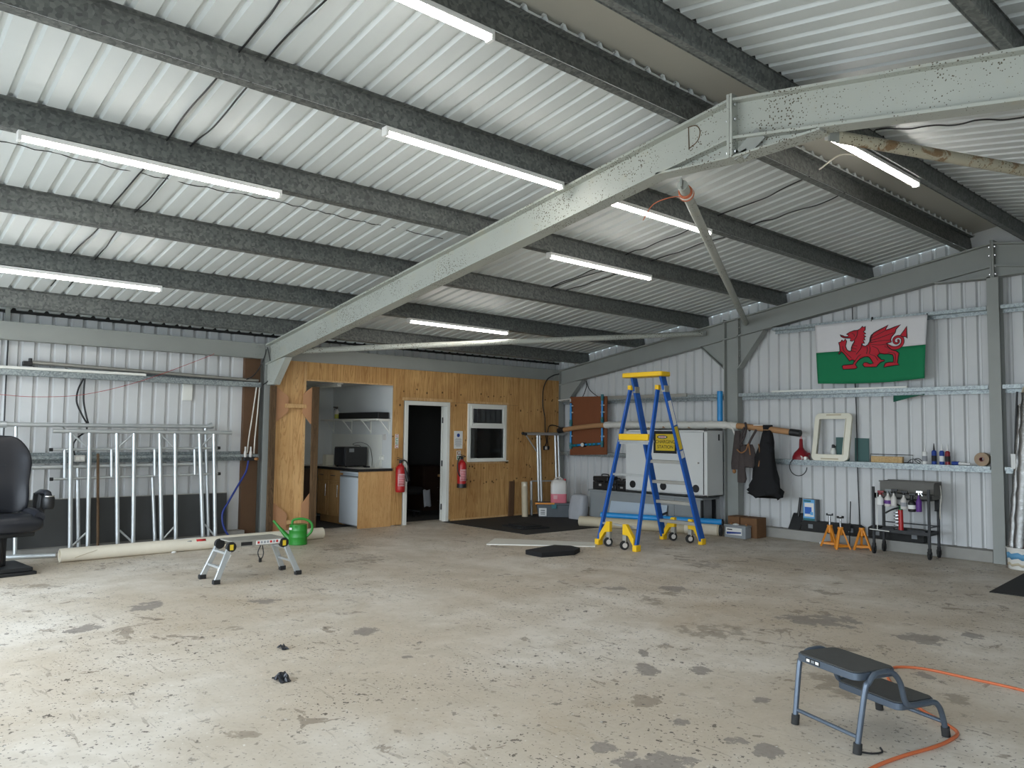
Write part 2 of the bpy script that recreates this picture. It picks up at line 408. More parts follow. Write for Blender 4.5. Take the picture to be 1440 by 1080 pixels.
M['tin_blue'] = mat('light_blue_print', rgb(96,166,216), .4, 0, .08, 8)
M['tin_deep'] = mat('deep_blue_print', rgb(30,96,188), .4, 0, .08, 8)
M['wood_block'] = m_ply('pale_wood_block', rgb(198,166,116), rgb(210,180,130), rgb(168,132,84), (9,9,9), False, 4.0)
M['tape_brown'] = mat('brown_tape', rgb(156,132,106), .6, 0, .08, 12)
M['ivory'] = mat('ivory_plastic', rgb(226,222,204), .4, 0, .04, 5)
M['clear'] = mat('clouded_plastic', rgb(206,202,196), .3, 0, .06, 8)
M['pink'] = mat('pink_liquid', rgb(214,120,132), .3, 0, .05, 8)
M['purple'] = mat('purple_print', rgb(92,44,126), .5, 0, .08, 8)
M['flag_white'] = mat('white_flag_cloth', rgb(216,214,214), .85, 0, .04, 12)
M['flag_green'] = mat('green_flag_cloth', rgb(12,120,76), .85, 0, .05, 12)
M['flag_red'] = mat('red_flag_cloth', rgb(188,38,52), .85, 0, .05, 12)
M['shade_grey'] = mat('mid_grey_plastic', rgb(120,124,126), .5, 0, .06, 8)
M['crate'] = mat('weathered_grey_plastic', rgb(96,94,88), .6, 0, .15, 9)
M['pipe_blue'] = mat('dull_blue_paint', rgb(92,148,184), .5, 0, .2, 9)
M['yellow_green'] = mat('yellow_green_liquid', rgb(178,178,60), .35, 0, .05, 8)
M['apron'] = mat('pale_yard_concrete', rgb(172,173,172), .9, 0, .1, 1)
# ------------------------------------------------------------------ the building
RX = 7.7                      # ridge line
W = 15.4                      # clear width
def ROOF(x):                  # top of the rafters
    return 2.80 + .159*(x if x <= RX else 2*RX-x)
def rz(x, h=0.0): return ROOF(x)+h
Y0 = -12.3                    # near gable
PITCH = .175

def corr_profile(u0, u1, phase, h, base=.060, crown=.027):
    """(u, height) of a trapezoid sheet between u0 and u1"""
    out = [(u0, 0.0)]
    k = math.ceil((u0-phase)/PITCH)
    while phase+k*PITCH < u1-base:
        c = phase+k*PITCH
        if c-base/2 > u0+.005: out += [(c-base/2, 0), (c-crown/2, h), (c+crown/2, h), (c+base/2, 0)]
        k += 1
    out.append((u1, 0.0)); return out

# floor
b = MB(); b.box(-.35, W+.35, Y0, .35, -.2, 0); f = struct(b.build('floor', M['floor']))
f.data.transform(Matrix.Translation(f.location)); f.location = (0,0,0)
# yard outside the open doors
b = MB(); b.box(-14, W+14, Y0-26, Y0, -.24, -.02); struct(b.build('ground', M['apron']))

# roof sheets
def roof_sheet(name, x0, x1):
    P = corr_profile(Y0, .30, -10.101, .030); rows = []
    for x in (x0, x1): rows.append([(x, y, rz(x, .197)+h) for y, h in P])
    b = MB(); b.grid(rows); struct(b.build(name, M['roof'], solid=.003, sharp=20))
roof_sheet('ceiling_left', -.34, 7.42); roof_sheet('ceiling_right', W+.34, 7.98)
b = MB()
b.grid([[(7.22, y, rz(7.22, .24)), (RX, y, rz(RX, .243)), (8.18, y, rz(8.18, .24))] for y in (Y0, .30)])
struct(b.build('ceiling_ridge', M['ridge'], solid=.003, sharp=10))
for nm, x0, x1 in (('trim_1', 7.34, 7.36), ('trim_2', 8.04, 8.06)):   # ridge filler under the flashing
    b = MB(); b.hexa([(x0,Y0,rz(x0,.2)),(x1,Y0,rz(x1,.2)),(x1,.3,rz(x1,.2)),(x0,.3,rz(x0,.2)),(x0,Y0,rz(x0,.24)),(x1,Y0,rz(x1,.24)),(x1,.3,rz(x1,.24)),(x0,.3,rz(x0,.24))])
    struct(b.build(nm, M['rubber']))

b = MB(); b.box(7.38, 8.02, .205, .222, 4.0, 4.30); struct(b.build('trim_9', M['clad']))
# cladding
def clad_x(name, x, sgn, y0, y1, z0, z1):
    P = corr_profile(y0, y1, -9.132, .036)
    b = MB(); b.grid([[(x+sgn*h, y, z) for y, h in P] for z in (z0, z1)]); return struct(b.build(name, M['clad'], solid=.003, sharp=20))
clad_x('wall_left', -.23, -1, Y0, -6.33, .11, 2.968)
clad_x('wall_left_upper', -.23, -1, -6.33, .25, 2.52, 2.968)
clad_x('wall_right', W+.23, 1, Y0, .25, .0, 2.968)
P = corr_profile(-.25, W+.25, 7.08, .036)
b = MB(); b.grid([[(x, .21+h, .14) for x, h in P], [(x, .21+h, rz(x, .2)) for x, h in P]])
struct(b.build('wall_back', M['clad'], solid=.003, sharp=20))
# near gable with its two open roller doors
b = MB()
for x0, x1, z0 in ((-.25,.5,0),(.5,6.9,3.0),(6.9,8.5,0),(8.5,14.9,3.0),(14.9,W+.25,0)):
    b.hexa([(x0,Y0-.1,z0),(x1,Y0-.1,z0),(x1,Y0,z0),(x0,Y0,z0),(x0,Y0-.1,rz(x0,.2)),(x1,Y0-.1,rz(x1,.2)),(x1,Y0,rz(x1,.2)),(x0,Y0,rz(x0,.2))])
struct(b.build('wall_front', M['clad']))
b = MB(); b.hexa([(6.9,Y0-.1,3.0),(8.5,Y0-.1,3.0),(8.5,Y0,3.0),(6.9,Y0,3.0),(6.9,Y0-.1,3.9),(8.5,Y0-.1,3.9),(8.5,Y0,3.9),(6.9,Y0,3.9)]); struct(b.build('wall_front_ridge', M['clad']))

# foam fillers closing the rib ends at the eaves
for nm, x in (('trim_7', -.235), ('trim_8', W+.235)):
    b = MB(); b.box(x-.03, x+.03, Y0, .28, 2.93, 2.998); struct(b.build(nm, M['rubber']))
# plinths
b = MB()
for x0, x1 in ((.1,3.74),(4.02,7.58),(7.74,11.4),(11.65,15.2)): b.box(x0, x1, .02, .26, 0, .145)
struct(b.build('baseboard_back', M['conc'], bevel=.006))
b = MB(); b.box(-.26, -.06, Y0, -6.3, 0, .11); struct(b.build('baseboard_left', M['conc'], bevel=.006))
# dark board closing the gap beside the column
b = MB(); b.box(-.262, -.15, -6.332, -6.10, .0, 2.6); struct(b.build('trim_3', M['brown_board']))

# plywood partition with its hatch, doorway and window
b = MB(); PX0, PX1 = -.024, 0.0
def sheet(y0, y1, z0, z1, g=.0022): b.box(PX0, PX1, y0+g, y1-g, z0+g, z1-g)
b.mi = 1; sheet(-5.94, -5.455, .01, 2.585); b.mi = 0; sheet(-5.455, -4.21, 2.315, 2.585); sheet(-4.21, -3.87, 2.315, 2.585); sheet(-3.87, -3.66, .01, 2.585); sheet(-3.66, -2.97, 2.07, 2.585)
sheet(-2.97, -2.69, 2.07, 2.585); sheet(-2.69, -2.30, .03, 2.06); sheet(-2.69, -2.50, 2.06, 2.585); sheet(-2.50, -2.28, 2.06, 2.585); sheet(-2.28, -1.06, 2.06, 2.585)
sheet(-2.30, -1.40, .03, 1.03); sheet(-1.40, -1.06, .03, 2.06); sheet(-1.06, .0, .03, 2.585)
struct(b.build('wall_kitchen', [M['ply'], M['ply_tan']]))
# pine battens on the partition
b = MB()
b.box(0, .012, -5.48, -5.44, 0, 2.585); b.box(0, .014, -3.70, -2.66, 2.065, 2.115); b.box(0, .014, -2.72, -2.68, .03, 2.065)
b.box(0, .014, -2.345, -1.345, 2.06, 2.10); b.box(0, .014, -2.345, -1.345, .985, 1.022); b.box(0, .014, -1.395, -1.345, .985, 2.06)
b.box(0, .02, -2.66, .05, 0, .035); b.box(0, .012, -5.44, -3.87, 2.295, 2.318)
struct(b.build('trim_4', M['pine']))

# ---- the kitchen recess and the dark room behind the partition
b = MB(); b.box(-3.4, -.024, -5.94, .3, -.05, -.002); struct(b.build('floor_kitchen', M['dark_floor']))
b = MB(); b.box(-2.1, -2.05, -5.94, -3.78, 0, 2.34); b.box(-2.05, -.03, -3.84, -3.78, 0, 2.34); b.box(-2.1, -.26, -5.99, -5.94, 0, 2.34); b.box(-.26, -.03, -5.94, -5.92, 0, 2.34)
struct(b.build('wall_recess', M['white_wall']))
b = MB(); b.box(-2.1, -.03, -5.94, -3.78, 2.34, 2.40); struct(b.build('ceiling_kitchen', M['white_wall']))
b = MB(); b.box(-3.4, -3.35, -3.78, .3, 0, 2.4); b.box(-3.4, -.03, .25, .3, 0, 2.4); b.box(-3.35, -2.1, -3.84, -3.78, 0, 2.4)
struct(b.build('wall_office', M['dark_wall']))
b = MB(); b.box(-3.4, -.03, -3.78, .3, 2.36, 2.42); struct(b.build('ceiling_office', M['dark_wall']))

# door and window
d = bpy.data.objects.new('door_1', None); COL.objects.link(d); d.location = (0,-3.17,0); d['_o'] = (0,-3.17,0); struct(d)
b = MB(); b.box(-.1,.018,-3.64,-3.575,0,2.06); b.box(-.1,.018,-2.77,-2.705,0,2.06); b.box(-.1,.018,-3.575,-2.77,1.992,2.06); b.build('door_frame', M['white_paint'], d, bevel=.004)
b = MB(); b.box(-.15,-.11,-2.775,-1.985,.01,1.99); lf = b.build('door_leaf', M['white_paint'], d, bevel=.003)
for z in (.25, 1.0, 1.75):
    b = MB(); b.cyl((-.10,-2.778,z-.05),(-.10,-2.778,z+.05),.012); b.build('hinge', M['iron'], lf)
b = MB(); b.cyl((-.15,-2.06,1.0),(-.20,-2.06,1.0),.01); b.cyl((-.20,-2.06,1.0),(-.20,-2.17,1.0),.009); b.build('handle', M['chrome'], lf)
w = bpy.data.objects.new('window_1', None); COL.objects.link(w); w.location = (0,-1.86,1.03); w['_o'] = (0,-1.86,1.03); struct(w)
b = MB(); y0, y1, z0, z1 = -2.305, -1.395, 1.028, 2.055
b.box(-.05,.03,y0,y0+.06,z0,z1); b.box(-.05,.03,y1-.06,y1,z0,z1); b.box(-.05,.03,y0+.06,y1-.06,z0,z0+.055); b.box(-.05,.03,y0+.06,y1-.06,z1-.05,z1); b.box(-.05,.03,y0+.06,y1-.06,1.62,1.672)
b.build('window_surround', M['pvc'], w, bevel=.005)
b = MB(); yA, yB, zA, zB = y0+.055, y1-.055, 1.667, z1-.045
b.box(0,.042,yA,yA+.045,zA,zB); b.box(0,.042,yB-.045,yB,zA,zB); b.box(0,.042,yA+.045,yB-.045,zA,zA+.045); b.box(0,.042,yA+.045,yB-.045,zB-.04,zB)
sa = b.build('top_sash', M['pvc'], w, bevel=.004)
b = MB(); b.box(.012,.018,yA+.043,yB-.043,zA+.043,zB-.038); b.build('pane', M['glass'], sa)
b = MB(); b.box(.0,.006,y0+.058,y1-.058,z0+.053,1.622); b.build('pane', M['glass'], w)
b = MB(); b.box(.03,.075,-2.32,-1.38,1.02,1.035); b.build('window_sill', M['pvc'], w, bevel=.003)

# ------------------------------------------------------------------ steel frame
def ibeam_slope(b, xs, xe, yc, fw=.15, dep=.305, tf=.02, tw=.012):
    for (za, zb, ya, yb) in ((-tf, 0, -fw/2, fw/2), (-dep, -dep+tf, -fw/2, fw/2), (-dep+tf, -tf, -tw/2, tw/2)):
        b.hexa([(xs,yc+ya,rz(xs,za)),(xe,yc+ya,rz(xe,za)),(xe,yc+yb,rz(xe,za)),(xs,yc+yb,rz(xs,za)),(xs,yc+ya,rz(xs,zb)),(xe,yc+ya,rz(xe,zb)),(xe,yc+yb,rz(xe,zb)),(xs,yc+yb,rz(xs,zb))])
def wedge_haunch(b, xa, xb, yc, dep=.305, drop=.12, fw=.15):
    """cut section welded under the rafter, growing from xa to xb"""
    za, zb = rz(xa,-dep), rz(xb,-dep); zc = rz(xb,-dep-drop)
    b.prism([(xa,yc-.006,za),(xb,yc-.006,zb),(xb,yc-.006,zc)], (0,.012,0))
    b.hexa([(xa,yc-fw/2,za-.016),(xb,yc-fw/2,zc-.016),(xb,yc+fw/2,zc-.016),(xa,yc+fw/2,za-.016),(xa,yc-fw/2,za),(xb,yc-fw/2,zc),(xb,yc+fw/2,zc),(xa,yc+fw/2,za)])
def bolt(b, p, d, r=.014, l=.016): 
    p = Vector(p); b.cyl(p, p+Vector(d)*l, r, 6)

def rafter(yc, m, label_l, label_r, gable=False, RX=RX):
    for side, lab in ((0, label_l), (1, label_r)):
        xa = .0 if not side else W; xe = RX-.012 if not side else RX+.012
        t = thing('steel_rafter', lab, 'steel beam', ((xa+xe)/2, yc, 2.5), 0, 'pitched steel rafters of the hall')
        b = MB(); ibeam_slope(b, min(xa,xe), max(xa,xe), yc); b.build('rafter_section', m, t)
        b = MB(); hx = RX-.68 if not side else RX+.68
        wedge_haunch(b, hx, xe, yc, drop=.125); b.build('apex_haunch', m, t)
        b = MB(); s = -1 if not side else 1
        x0, x1 = sorted((RX+s*.002, RX+s*.022)); b.box(x0, x1, yc-.085, yc+.085, rz(RX,-.445), rz(RX,.03)); b.mi = 1
        for z in (-.05, -.16, -.30, -.40):
            for yy in (-.055, .055): bolt(b, (RX+s*.022, yc+yy, rz(RX,z)), (s,0,0))
        b.build('end_plate', [m, M['chrome']], t)
        # knee at the column head
        b = MB(); k = 1 if not side else -1; X = lambda x: x if not side else W-x
        b.prism([(X(.02),yc-.05,2.53),(X(.60),yc-.05,2.575),(X(.235),yc-.05,2.20),(X(.02),yc-.05,2.20)], (0,.1,0)); b.build('knee_haunch', M['steel'] if gable else m, t)
rafter(-6.02, M['steel_rust'], 'rust-flecked grey steel rafter crossing the hall overhead, on the side above the plywood kitchen', 'rust-flecked grey steel rafter of the middle frame, falling away beyond the ridge joint', False, 7.77)
rafter(.075, M['steel'], 'grey steel rafter against the flag wall, from the plywood corner up to the ridge', 'grey steel rafter against the flag wall, beyond the ridge post', True, 7.66)
# hand-chalked letter on the web, short of the ridge joint
rf = bpy.data.objects['steel_rafter']; b = MB()
b.tube([(7.36,-6.028,3.935),(7.365,-6.028,3.76)],.004,5); b.tube(smooth_path([(7.345,-6.028,3.935),(7.43,-6.028,3.925),(7.465,-6.028,3.87),(7.44,-6.028,3.80),(7.36,-6.028,3.76)],5),.004,5)
b.build('chalk_letter', M['rough_timber'], rf)
# small angle cleat under the middle ridge joint
t = MB(); t.bar((7.84,-6.06,3.585),(8.0,-6.06,3.70),.11,.012,(0,1,0)); t.bar((7.83,-6.06,3.60),(7.84,-6.06,3.57),.11,.012,(0,1,0)); tag(t.build('angle_cleat', M['steel']), 'small bent steel cleat bolted under the ridge joint of the middle frame', 'bracket')

def icol_x(name, x0, x1, yc, z1, m, z0=0.0, fw=.15, label=''):  # flanges face along x
    b = MB(); tf = .014
    b.box(x0, x0+tf, yc-fw/2, yc+fw/2, z0, z1); b.box(x1-tf, x1, yc-fw/2, yc+fw/2, z0, z1); b.box(x0+tf, x1-tf, yc-.005, yc+.005, z0, z1)
    return struct(b.build(name, m))
icol_x('steel_column', -.25, 0, -6.02, 2.80, M['steel']); icol_x('steel_column', W, W+.25, -6.02, 2.80, M['steel'])
icol_x('steel_column', -.25, 0, .075, 2.80, M['steel']); icol_x('steel_column', W, W+.25, .075, 2.80, M['steel'])
for xc in (3.885, W-3.885):
    c = icol_x('steel_column', xc-.125, xc+.125, .075, rz(xc, -.01), M['steel'])
    b = MB()                                                     # end plates and haunches where the rafter meets the post
    s0 = .125
    for s in (-1, 1):
        xa = xc+s*s0; b.box(min(xa, xa+s*.016), max(xa, xa+s*.016), .0, .15, rz(xc)-.80, rz(xc)+.01)
        for z in (-.06,-.14,-.22,-.52,-.6,-.70):
            bolt(b, (xa+s*.016, .03, rz(xc)+z), (s,0,0), .013, .02)
        far = xa+s*.46; zf = rz(far,-.305); zt = rz(xa,-.305)
        b.prism([(xa,.069,zt),(far,.069,zf),(xa,.069,rz(xc)-.78)], (0,.012,0))
        b.bar((far,.075,zf-.005),(xa+s*.016,.075,rz(xc)-.785),.15,.014,(0,0,1))
    b.build('rafter_haunch', M['steel'], c)
b = MB(); b.box(7.59,7.725,0,.012,0,3.60); b.box(7.59,7.725,.16,.172,0,3.60); b.box(7.652,7.662,.012,.16,0,3.60); struct(b.build('steel_column', M['steel']))
for y0, y1 in ((Y0,-6.10),(-5.94,.0)):                            # eaves beams
    b = MB(); x0, x1 = -.145, .0; zb, zt = 2.585, 2.80
    b.box(x0, x1, y0, y1, zb, zb+.012); b.box(x0, x1, y0, y1, zt-.012, zt); b.box(-.022, -.012, y0, y1, zb+.012, zt-.012)
    for z in (2.64, 2.75): bolt(b, (-.012,y1-.07,z), (1,0,0)); bolt(b, (-.012,y1-.13,z), (1,0,0))
    struct(b.build('eaves_beam', M['steel']))
# soil pipe stub / hanger above the eaves beam near the seat
b = MB(); b.bar((-.12,-9.30,2.80),(-.12,-9.30,2.97),.05,.02,(1,0,0)); struct(b.build('trim_5', M['steel']))

# purlins: Z sections across the rafters
def purlin(x, label):
    s = 1 if x < RX else -1
    b = MB(); zb = rz(x); n = -.157*s                                      # lean of the web, square to the slope
    top = zb+.192
    b.bar((x,Y0,zb+.096),(x,.2,zb+.096),.004,.192,(n,0,1))
    b.bar((x-.032*s,Y0,zb+.003-.005),(x-.032*s,.2,zb+.003-.005),.065,.004,(n,0,1))
    b.bar((x+.032*s-.03*s,Y0,top+.004),(x+.032*s-.03*s,.2,top+.004),.065,.004,(n,0,1))
    b.bar((x-.064*s,Y0,zb+.004),(x-.064*s,.2,zb+.004),.004,.02,(n,0,1))
    b.bar((x-.004*s,-6.34,zb+.096),(x-.004*s,-5.70,zb+.096),.004,.16,(n,0,1)) # sleeve over the frame
    for yy in (-6.28,-6.2,-5.84,-5.76):
        for h in (.06,.13): bolt(b, (x+.003*s, yy, zb+h), (s,0,0), .011, .012)
    tag(b.build('roof_purlin', M['purlin']), label, 'purlin', 'galvanised purlins under the roof')
for x, l in ((.62,'galvanised roof purlin lowest on the kitchen side, just above the eaves beam'),
 (1.98,'galvanised roof purlin second up from the eaves on the kitchen side, carrying two lamps'),
 (3.35,'galvanised roof purlin third up from the eaves on the kitchen side, with no lamp'),
 (4.77,'galvanised roof purlin fourth up from the eaves on the kitchen side, carrying two lamps'),
 (6.10,'galvanised roof purlin next but one to the ridge on the kitchen side, carrying two lamps'),
 (7.37,'galvanised roof purlin beside the ridge on the kitchen side'),
 (8.03,'galvanised roof purlin beside the ridge on the far slope, with one lamp beneath'),
 (9.52,'galvanised roof purlin second from the ridge on the far slope'),
 (10.75,'galvanised roof purlin third from the ridge on the far slope'),
 (12.05,'galvanised roof purlin fourth from the ridge on the far slope'),
 (13.42,'galvanised roof purlin second up from the eaves on the far slope'),
 (14.78,'galvanised roof purlin lowest on the far slope')): purlin(x, l)

# wall rails: Z sections with the web level
def rail_y(x0, x1, z0, z1, label, down=True):
    b = MB(); zm = z1-(z1-z0)*.52; zw = z1 if down else zm
    b.box(x0, x1, .0, .004, zm, z1); b.box(x0, x1, .004, .2, zw-.004, zw)
    if not down: b.box(x0, x1, .10, .104, z0-.012, zw-.004); b.box(x0, x1, .004, .02, z1-.004, z1)
    else: b.box(x0, x1, .035, .039, z0, z1-.004); b.box(x0, x1, .004, .02, zm, zm+.004)
    return tag(b.build('wall_rail', M['girt']), label, 'wall rail', 'galvanised rails on the walls')
rail_y(.02,3.74,1.115,1.195,'galvanised rail behind the white cabinet, at its height')
rail_y(4.03,7.58,1.115,1.195,'low galvanised rail used as a shelf for bottles, tape and a plastic frame')
rail_y(7.74,11.4,1.115,1.195,'low galvanised rail beyond the ridge post, behind the foil-wrapped rolls')
rail_y(.02,3.74,2.125,2.215,'galvanised rail above the white cabinet, level with the pinboard top',False)
rail_y(4.03,7.58,2.125,2.215,'galvanised rail running just below the red dragon flag',False)
rail_y(7.74,11.4,2.125,2.215,'galvanised rail beyond the ridge post at head height',False)
rail_y(4.62,7.58,3.135,3.215,'galvanised rail along the top of the red dragon flag',False)
rail_y(7.74,10.75,3.135,3.215,'galvanised rail beyond the ridge post just below the rafter',False)
def rail_x(y0, y1, z0, z1, label, x=-.06, lip=1.0):
    b = MB(); b.box(x-.004, x, y0, y1, z1-(z1-z0)*lip, z1); b.box(x-.11, x-.106, y0, y1, z0, z1-.004); b.box(x-.16, x-.004, y0, y1, z1-.004, z1); b.box(x-.16, x-.156, y0, y1, z1, z1+.04); b.box(x-.02, x-.004, y0, y1, z1-(z1-z0)*lip, z1-(z1-z0)*lip+.003)
    tag(b.build('wall_rail', M['girt']), label, 'wall rail', 'galvanised rails on the walls')
rail_x(-12.1,-6.12,2.165,2.235,'upper galvanised rail above the scaffold frames, with a pale bar on top')
rail_x(-12.1,-6.12,1.10,1.19,'lower galvanised rail behind the scaffold frames', lip=.42)

# round bracing tubes
def brace(p0, p1, r, label, m):
    b = MB(); p0 = Vector(p0); p1 = Vector(p1); d = (p1-p0).normalized()
    b.cyl(p0+d*.06, p1-d*.06, r, 20); t = thing('bracing_tube', label, 'brace', tuple((p0+p1)/2), 0, 'round bracing tubes under the roof'); b.build('tube', m, t, sharp=50)
    for p, s in ((p0, 1), (p1, -1)):
        b = MB(); b.bar(p-d*.02*s, p+d*.14*s, .012, .075, (0,0,1)); b.build('end_tab', M['steel'], t)
    return t
brace((7.22,-5.93,3.55),(4.16,.02,3.33),.042,'rust-flecked steel tube slanting from the ridge joint to the flag wall post',M['steel_rust'])
brace((.72,-5.95,2.66),(3.42,-.02,3.23),.042,'long pale steel tube slanting under the roof above the plywood wall',M['steel_rust'])
brace((8.45,-5.93,3.585),(11.35,.02,3.33),.042,'rust-streaked steel tube on the far slope beyond the ridge',M['steel_streak'])
# ------------------------------------------------------------------ lamps
def batten(x, y0, y1, label):
    z = rz(x)-.008; s = -.157 if x < RX else .157
    t = thing('ceiling_lamp', label, 'lamp', (x, (y0+y1)/2, z-.07), 0, 'strip lamps under the purlins')
    b = MB(); b.box(x-.032, x+.032, y0, y1, z-.034, z); b.build('lamp_housing', M['lamp_body'], t, bevel=.004)
    b = MB(); pts = [(-.026,-.034),(-.024,-.05),(-.014,-.062),(0,-.066),(.014,-.062),(.024,-.05),(.026,-.034)]
    b.prism([(x+q, y0+.02, z+h) for q, h in pts], (0, y1-y0-.04, 0)); b.build('lamp_tube', M['lamp'], t)
    for ya, yb in ((y0-.004, y0+.022), (y1-.022, y1+.004)):
        b = MB(); b.box(x-.033, x+.033, ya, yb, z-.068, z+.001); b.build('end_cap', M['lamp_body'], t, bevel=.004)
batten(4.77,-10.05,-8.16,'long lit strip lamp under the fourth purlin from the eaves, nearer end of the hall')
batten(6.10,-7.99,-6.15,'lit strip lamp ending at the middle rafter, on its near side')
batten(1.98,-10.03,-8.21,'lit strip lamp above the scaffold frames on the second purlin up')
batten(7.37,-9.90,-8.05,'lit strip lamp cut by the photo top, beside the ridge')
batten(6.10,-5.69,-3.87,'lit strip lamp just beyond the middle rafter, beside the slanting brace')
batten(4.77,-5.00,-3.20,'lit strip lamp beyond the middle rafter on the fourth purlin up from the eaves')
batten(1.98,-4.95,-3.13,'lit strip lamp nearest the plywood wall, above the long pale brace')
batten(8.03,-5.10,-3.35,'lit strip lamp beside the ridge on the far slope, under the rafter')

# ------------------------------------------------------------------ left wall: seat, scaffold frames, roll
def capt_seat():
    L = (1.02,-9.39,0)
    t = thing('captain_seat', 'black leather captain seat on a pedestal against the scaffold frames', 'seat', L, .10)
    b = MB(); b.box(-.34,.36,-.50,.21,.0,.035); b.box(-.30,.33,-.47,.18,.035,.075); b.build('base_plate', M['iron'], t, local=True, bevel=.008)
    b = MB(); b.box(-.10,.06,-.24,.0,.07,.40); b.cyl((.08,-.08,.075),(.08,-.08,.42),.04); b.build('pedestal', M['iron'], t, local=True, bevel=.01)
    # cushion
    def rr(x, hw, hh, zc, n=20, p=3.2):
        return [(x, hw*math.copysign(abs(math.cos(a))**(2/p), math.cos(a)), zc+hh*math.copysign(abs(math.sin(a))**(2/p), math.sin(a))) for a in [2*PI*i/n for i in range(n)]]
    b = MB(); b.loft([rr(x, hw, hh, zc) for x, hw, hh, zc in ((-.26,.20,.05,.52),(-.22,.26,.09,.52),(-.05,.285,.10,.515),(.15,.29,.105,.52),(.27,.28,.09,.515),(.31,.24,.05,.505))])
    cu = b.build('seat_cushion', M['leather'], t, local=True, sharp=60)
    for s in (-1,1):
        b = MB(); b.loft([[(x, s*.235+dy, zc+dz) for dy, dz in [(.055*math.cos(a), .055*math.sin(a)) for a in [2*PI*i/12 for i in range(12)]]] for x, zc in ((-.2,.60),(.0,.615),(.2,.61),(.27,.58))])
        b.build('side_bolster', M['leather'], cu, local=True, sharp=60)
    b = MB(); b.box(-.22,.2,-.22,.22,.38,.43); b.build('seat_pan', M['iron'], t, local=True, bevel=.01)
    # sculpted back: half width and lean by height
    lv = [(.60,.235,-.20),(.68,.25,-.215),(.78,.255,-.23),(.90,.25,-.25),(1.0,.262,-.265),(1.1,.285,-.285),(1.2,.288,-.30),(1.28,.265,-.32),(1.36,.225,-.335),(1.42,.17,-.345),(1.45,.10,-.35)]
    rings = []
    for z, hw, xo in lv:
        k = min(1, (1.47-z)/.12)**.5; ring = []
        for v in (-1,-.9,-.72,-.45,-.2,0,.2,.45,.72,.9,1):
            bol = .075*max(0, (abs(v)-.5)/.5)**1.2*(1 if .62 < z < 1.32 else .35); lum = .018*math.exp(-((z-.85)/.12)**2)
            edge = -.035*max(0, (abs(v)-.88)/.12)
            ring.append((xo+(.055+bol+lum+edge)*k, v*hw, z))
        for v in (.95,.6,0,-.6,-.95): ring.append((xo-(.06 if abs(v) < .9 else .03)*k, v*hw, z))
        rings.append(ring)
    b = MB(); b.loft(rings); bk = b.build('backrest', M['leather'], t, local=True, sharp=70, subsurf=1)
    for z in (1.02,1.07,1.12):
        b = MB(); b.tube([(-.222-(z-1.02)*.14, y, z) for y in (-.13,-.06,0,.06,.13)], .006, 6); b.build('stitched_rib', M['leather'], bk, local=True)
    for s in (-1, 1):
        b = MB(); b.loft([[(x, s*.35+.036*math.cos(a), zc+.028*math.sin(a)) for a in [2*PI*i/12 for i in range(12)]] for x, zc in ((-.22,.80),(-.1,.83),(.05,.835),(.12,.825),(.145,.80))])
        ar = b.build('armrest', M['leather'], t, local=True, sharp=70)
        b = MB(); b.bar((-.2,s*.31,.45),(-.2,s*.33,.81),.05,.03,(1,0,0)); b.bar((-.06,s*.33,.55),(-.02,s*.34,.80),.06,.1,(1,0,0)); b.build('armrest_bracket', M['iron'], ar, local=True, bevel=.006)
        if s > 0:
            b = MB(); b.lathe([(.045,.0),(.058,.02),(.06,.10),(.055,.125),(.05,.13)], (.13,.36,.655), 18); b.build('cup_holder', M['black'], ar, local=True)
            b = MB(); b.lathe([(.052,0),(.053,.012)], (.13,.36,.788), 18); b.build('bright_rim', M['chrome'], ar, local=True)
capt_seat()

def tubes_thing(name, label, cat, loc, parts, group=None, m='alu'):
    t = thing(name, label, cat, loc, 0, group)
    for pn, p0, p1, r in parts:
        b = MB(); b.cyl(p0, p1, r, 16); b.build(pn, M['rubber'] if 'cap' in pn else M[m], t)
    return t
parts = [('top_rail', (.05,-8.80,1.50), (.05,-6.58,1.50), .026)]
ups = [(-8.60,-8.565),(-8.39,-8.37),(-8.075,-8.03),(-7.868,-7.845),(-7.55,-7.495),(-7.352,-7.315),(-7.03,-6.955),(-6.832,-6.79)]
for a, c in ups: parts.append(('upright', (.13,c,.0), (.055,a,1.48), .026))
for i in range(0, 8, 2):
    a0, a1 = ups[i], ups[i+1]
    if i % 4 == 0:
        parts += [('brace', (.058,a0[0]+.02,1.46), (.065,a1[0]-.02,1.30), .012), ('brace', (.12,a0[1]+.02,.10), (.11,a1[1]-.02,.25), .012)]
    else:
        parts += [('brace', (.065,a0[0]+.02,1.30), (.058,a1[0]-.02,1.46), .012), ('brace', (.11,a0[1]+.02,.25), (.12,a1[1]-.02,.10), .012)]
tubes_thing('scaffold_section', 'front aluminium scaffold frame of eight uprights leaning on the white wall', 'scaffold frame', (.1,-7.7,0), parts, 'aluminium scaffold frames')
parts = [('rail', (.018,-8.79,1.272), (.018,-6.76,1.285), .016), ('rail', (.036,-8.775,.915), (.036,-6.75,.928), .016)]
for y in (-8.65,-8.12,-7.595,-7.075): parts.append(('rung', (.036,y+.01,.925), (.018,y,1.27), .020))
for y, z, x in ((-8.80,1.272,.018),(-6.745,1.285,.018),(-8.785,.915,.036),(-6.735,.928,.036)): parts.append(('end_cap', (x,y-.018,z), (x,y+.018,z), .021))
tubes_thing('scaffold_section', 'small aluminium ladder frame with black caps hung between the scaffold uprights', 'scaffold frame', (0,-7.7,.9), parts, 'aluminium scaffold frames')
parts = [('top_rail', (-.024,-9.32,1.572), (-.024,-6.82,1.58), .026), ('middle_rail', (-.022,-8.99,1.056), (-.022,-6.90,1.068), .025), ('bottom_rail', (.09,-9.3,.028), (.28,-8.75,.028), .026)]
